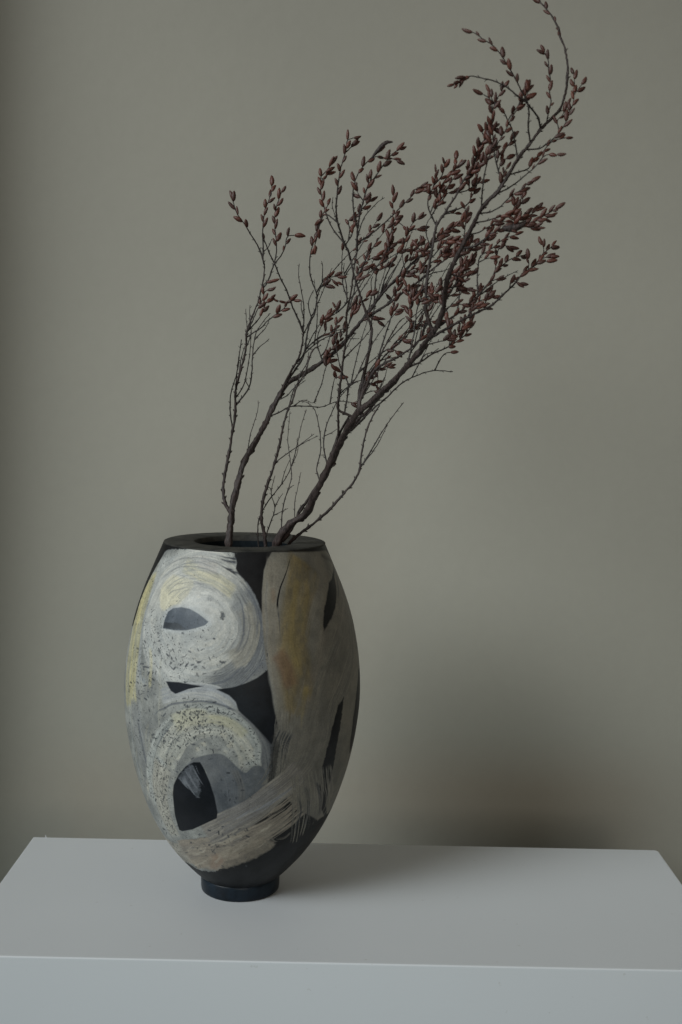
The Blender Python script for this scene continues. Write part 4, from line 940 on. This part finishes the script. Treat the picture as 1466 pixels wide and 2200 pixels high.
    (2.0,1.0,None,0,T('E',[(475,1110),(490,1010),(508,920),(525,838)])),
    (4.5,2.5,None,0,T('E',[(500,1110),(510,1060),(540,1020)])),
    (6.0,4.0,None,0,T('E',[(425,1262),(440,1215),(462,1190)])),
    (3.2,1.4,None,0,T('E',[(790,610),(880,530),(960,460),(1000,420)])),
    (4.2,1.6,None,0,T('E',[(840,500),(860,400),(880,300),(930,240),(1000,130)])),
    (9.0,4.0,None,0,T('E',[(420,1235),(470,1160),(500,1105),(520,1060),(555,1010),(590,950)])),
    (8.0,4.0,None,0,T('E',[(660,850),(690,760),(715,700),(735,640),(770,570),(800,520)])),
    (7.0,3.5,None,0,T('E',[(800,600),(850,540),(905,490),(960,430),(1000,390)])),
    (5.0,2.6,None,0,T('E',[(745,625),(738,500),(740,430),(738,355)])),
    (2.6,1.4,None,0,T('E',[(790,490),(790,420),(795,345),(850,320)])),
    ]:
    M_.add(p, w0 * 1.12, w1 * 1.1, buds=b, gap=g or 15)
def tangle(br, n, x0, x1, y0, y1, sd):
    rr = random.Random(sd); pool = [p for px, _, _ in br.paths for p in px if x0 < p[0] < x1 and y0 < p[1] < y1]
    for k in range(n):
        p = pool[rr.randrange(len(pool))]; a = math.radians(rr.uniform(46, 82)); L = rr.uniform(60, 165); q = rr.uniform(-.25, .25)
        pts = [tuple(p)] + [(p[0] + L * t * math.cos(a + q * t), p[1] - L * t * math.sin(a + q * t)) for t in (.2, .45, .7, 1.0)]
        br.add(pts, 2.7, 1.2, buds=None if k % 3 else .7, gap=13)
tangle(M_, 24, 690, 930, 600, 880, 5); tangle(L_, 10, 620, 850, 560, 800, 9)
# long dark pod-like leaf at the tip of one twig
def pod(br, pts, wd):
    d, q, w3, pr = br.nearest(pts[0]); C = catmull(np.array(pts, float), 8); n = len(C); f = np.linspace(0, 1, n)
    P = np.array([place(x, y, w3[1] - .004 * t) for (x, y), t in zip(C, f)])
    rad = wd / 2 * .0007 * np.clip(np.sin(np.pi * (f * .92 + .05)), .12, 1) ** .6
    V, F = tube(P, rad, 8, [], br.rr, None); O = np.array(br.root.location)
    o = mesh_obj('pod', [v - O for v in V], F, BARK, br.root); o['label'] = 'long dark curved pod at a twig tip'
pod(M_, T('C', [(548,215),(585,170),(625,125),(665,95),(712,92)]), 8)
pod(M_, T('D', [(840,400),(880,405),(940,400),(990,380),(1030,350)]), 13)

# ---- slender branch in the middle
N_ = Branch('slender upright branch in the middle of the vase mouth with a few side twigs', .012, (571, 1174))
N_.add(T('E', [(322,1262),(316,1190),(300,1120),(303,1020),(330,920),(370,800),(402,680),(422,580),(450,480),(478,420),(500,350),(530,300)]) + T('B', [(760,1900),(785,1800),(815,1730),(880,1690)]), 7.0, 2.6, 'stem', y0=.012, dy=.03, inside=(.01, .02, .28))
for w0, w1, p in [(2.8,1.2,T('E',[(325,1215),(350,1130),(375,1045),(355,960),(370,880),(376,858)])), (2.0,1.0,T('E',[(372,1085),(410,1065),(450,1045)])),
                  (2.2,1.0,T('E',[(375,1045),(400,990),(422,960)])), (2.4,1.0,T('E',[(388,790),(470,715),(560,660),(625,630)])),
                  (2.0,1.0,T('E',[(500,695),(560,650),(600,618)])), (2.4,1.0,T('E',[(325,950),(345,920),(360,985)])),
                  (2.6,1.2,T('E',[(455,480),(490,350),(540,300),(560,240)])), (2.2,1.0,T('E',[(380,760),(372,738)])),
                  (3.0,1.4,T('E',[(500,350),(520,280),(560,210),(570,150)]))]:
    N_.add(p, w0 * 1.1, w1 * 1.1)
# ---- thin bare branch beside it
N2 = Branch('thinnest bare twig just left of the slender middle branch', .02, (556, 1172))
N2.add(T('E', [(282,1258),(277,1180),(290,1090),(340,1000),(400,925),(450,850),(480,770),(510,650),(530,560),(555,480)]), 3.0, 1.3, 'stem', y0=.02, dy=.03, inside=(.0, .02, .34))
N2.add(T('E', [(410,910),(430,840),(465,760)]), 2.0, 1.0)
N2.add(T('E', [(480,820),(505,720),(505,640)]), 2.0, 1.0)
# ---- lower right branch
T_ = Branch('thin bare branch resting on the right rim, reaching low to the right', -.012, (622, 1166))
T_.add(T('E', [(455,1250),(475,1228),(520,1190),(600,1130),(690,1050),(770,960),(822,900),(858,830),(872,730),(900,600),(940,510),(975,455)]), 6.5, 3.0, 'stem', y0=-.012, dy=-.03, inside=(.0, .01, .36))
T_.add(T('E', [(860,828),(920,725),(1000,590),(1060,505),(1112,440)]), 3.4, 1.5)
T_.add(T('E', [(868,810),(950,700),(1005,600),(1022,560)]), 2.8, 1.3)
T_.add(T('E', [(760,975),(762,942)]), 3.4, 2.2)

# ---- keep the 300 largest catkins of each branch as objects, join the rest into one part
def join_rest(br, keep=300):
    cs = [c for tw in br.root.children for c in tw.children if c.name.startswith('catkin')]
    cs.sort(key=lambda c: -c.scale[2]); rest = cs[keep:]
    if not rest: return len(cs)
    V, F, tip, tint = [], [], [], []
    for c in rest:
        M = Matrix.LocRotScale(c.location, c.rotation_quaternion, c.scale); o = len(V); me = c.data; t = br.rr.random()
        V += [tuple(M @ v.co) for v in me.vertices]; F += [tuple(o + i for i in p.vertices) for p in me.polygons]
        tip += [a.value for a in me.attributes['scale_tip'].data]; tint += [t] * len(me.vertices)
    for c in rest: bpy.data.objects.remove(c)
    o = mesh_obj('catkins', V, F, CATKIN, br.root); o['kind'] = 'stuff'
    for nm, arr in (('scale_tip', tip), ('tint', tint)):
        a = o.data.attributes.new(nm, 'FLOAT', 'POINT'); a.data.foreach_set('value', arr)
    return len(cs)
for b_ in (L_, M_): join_rest(b_)
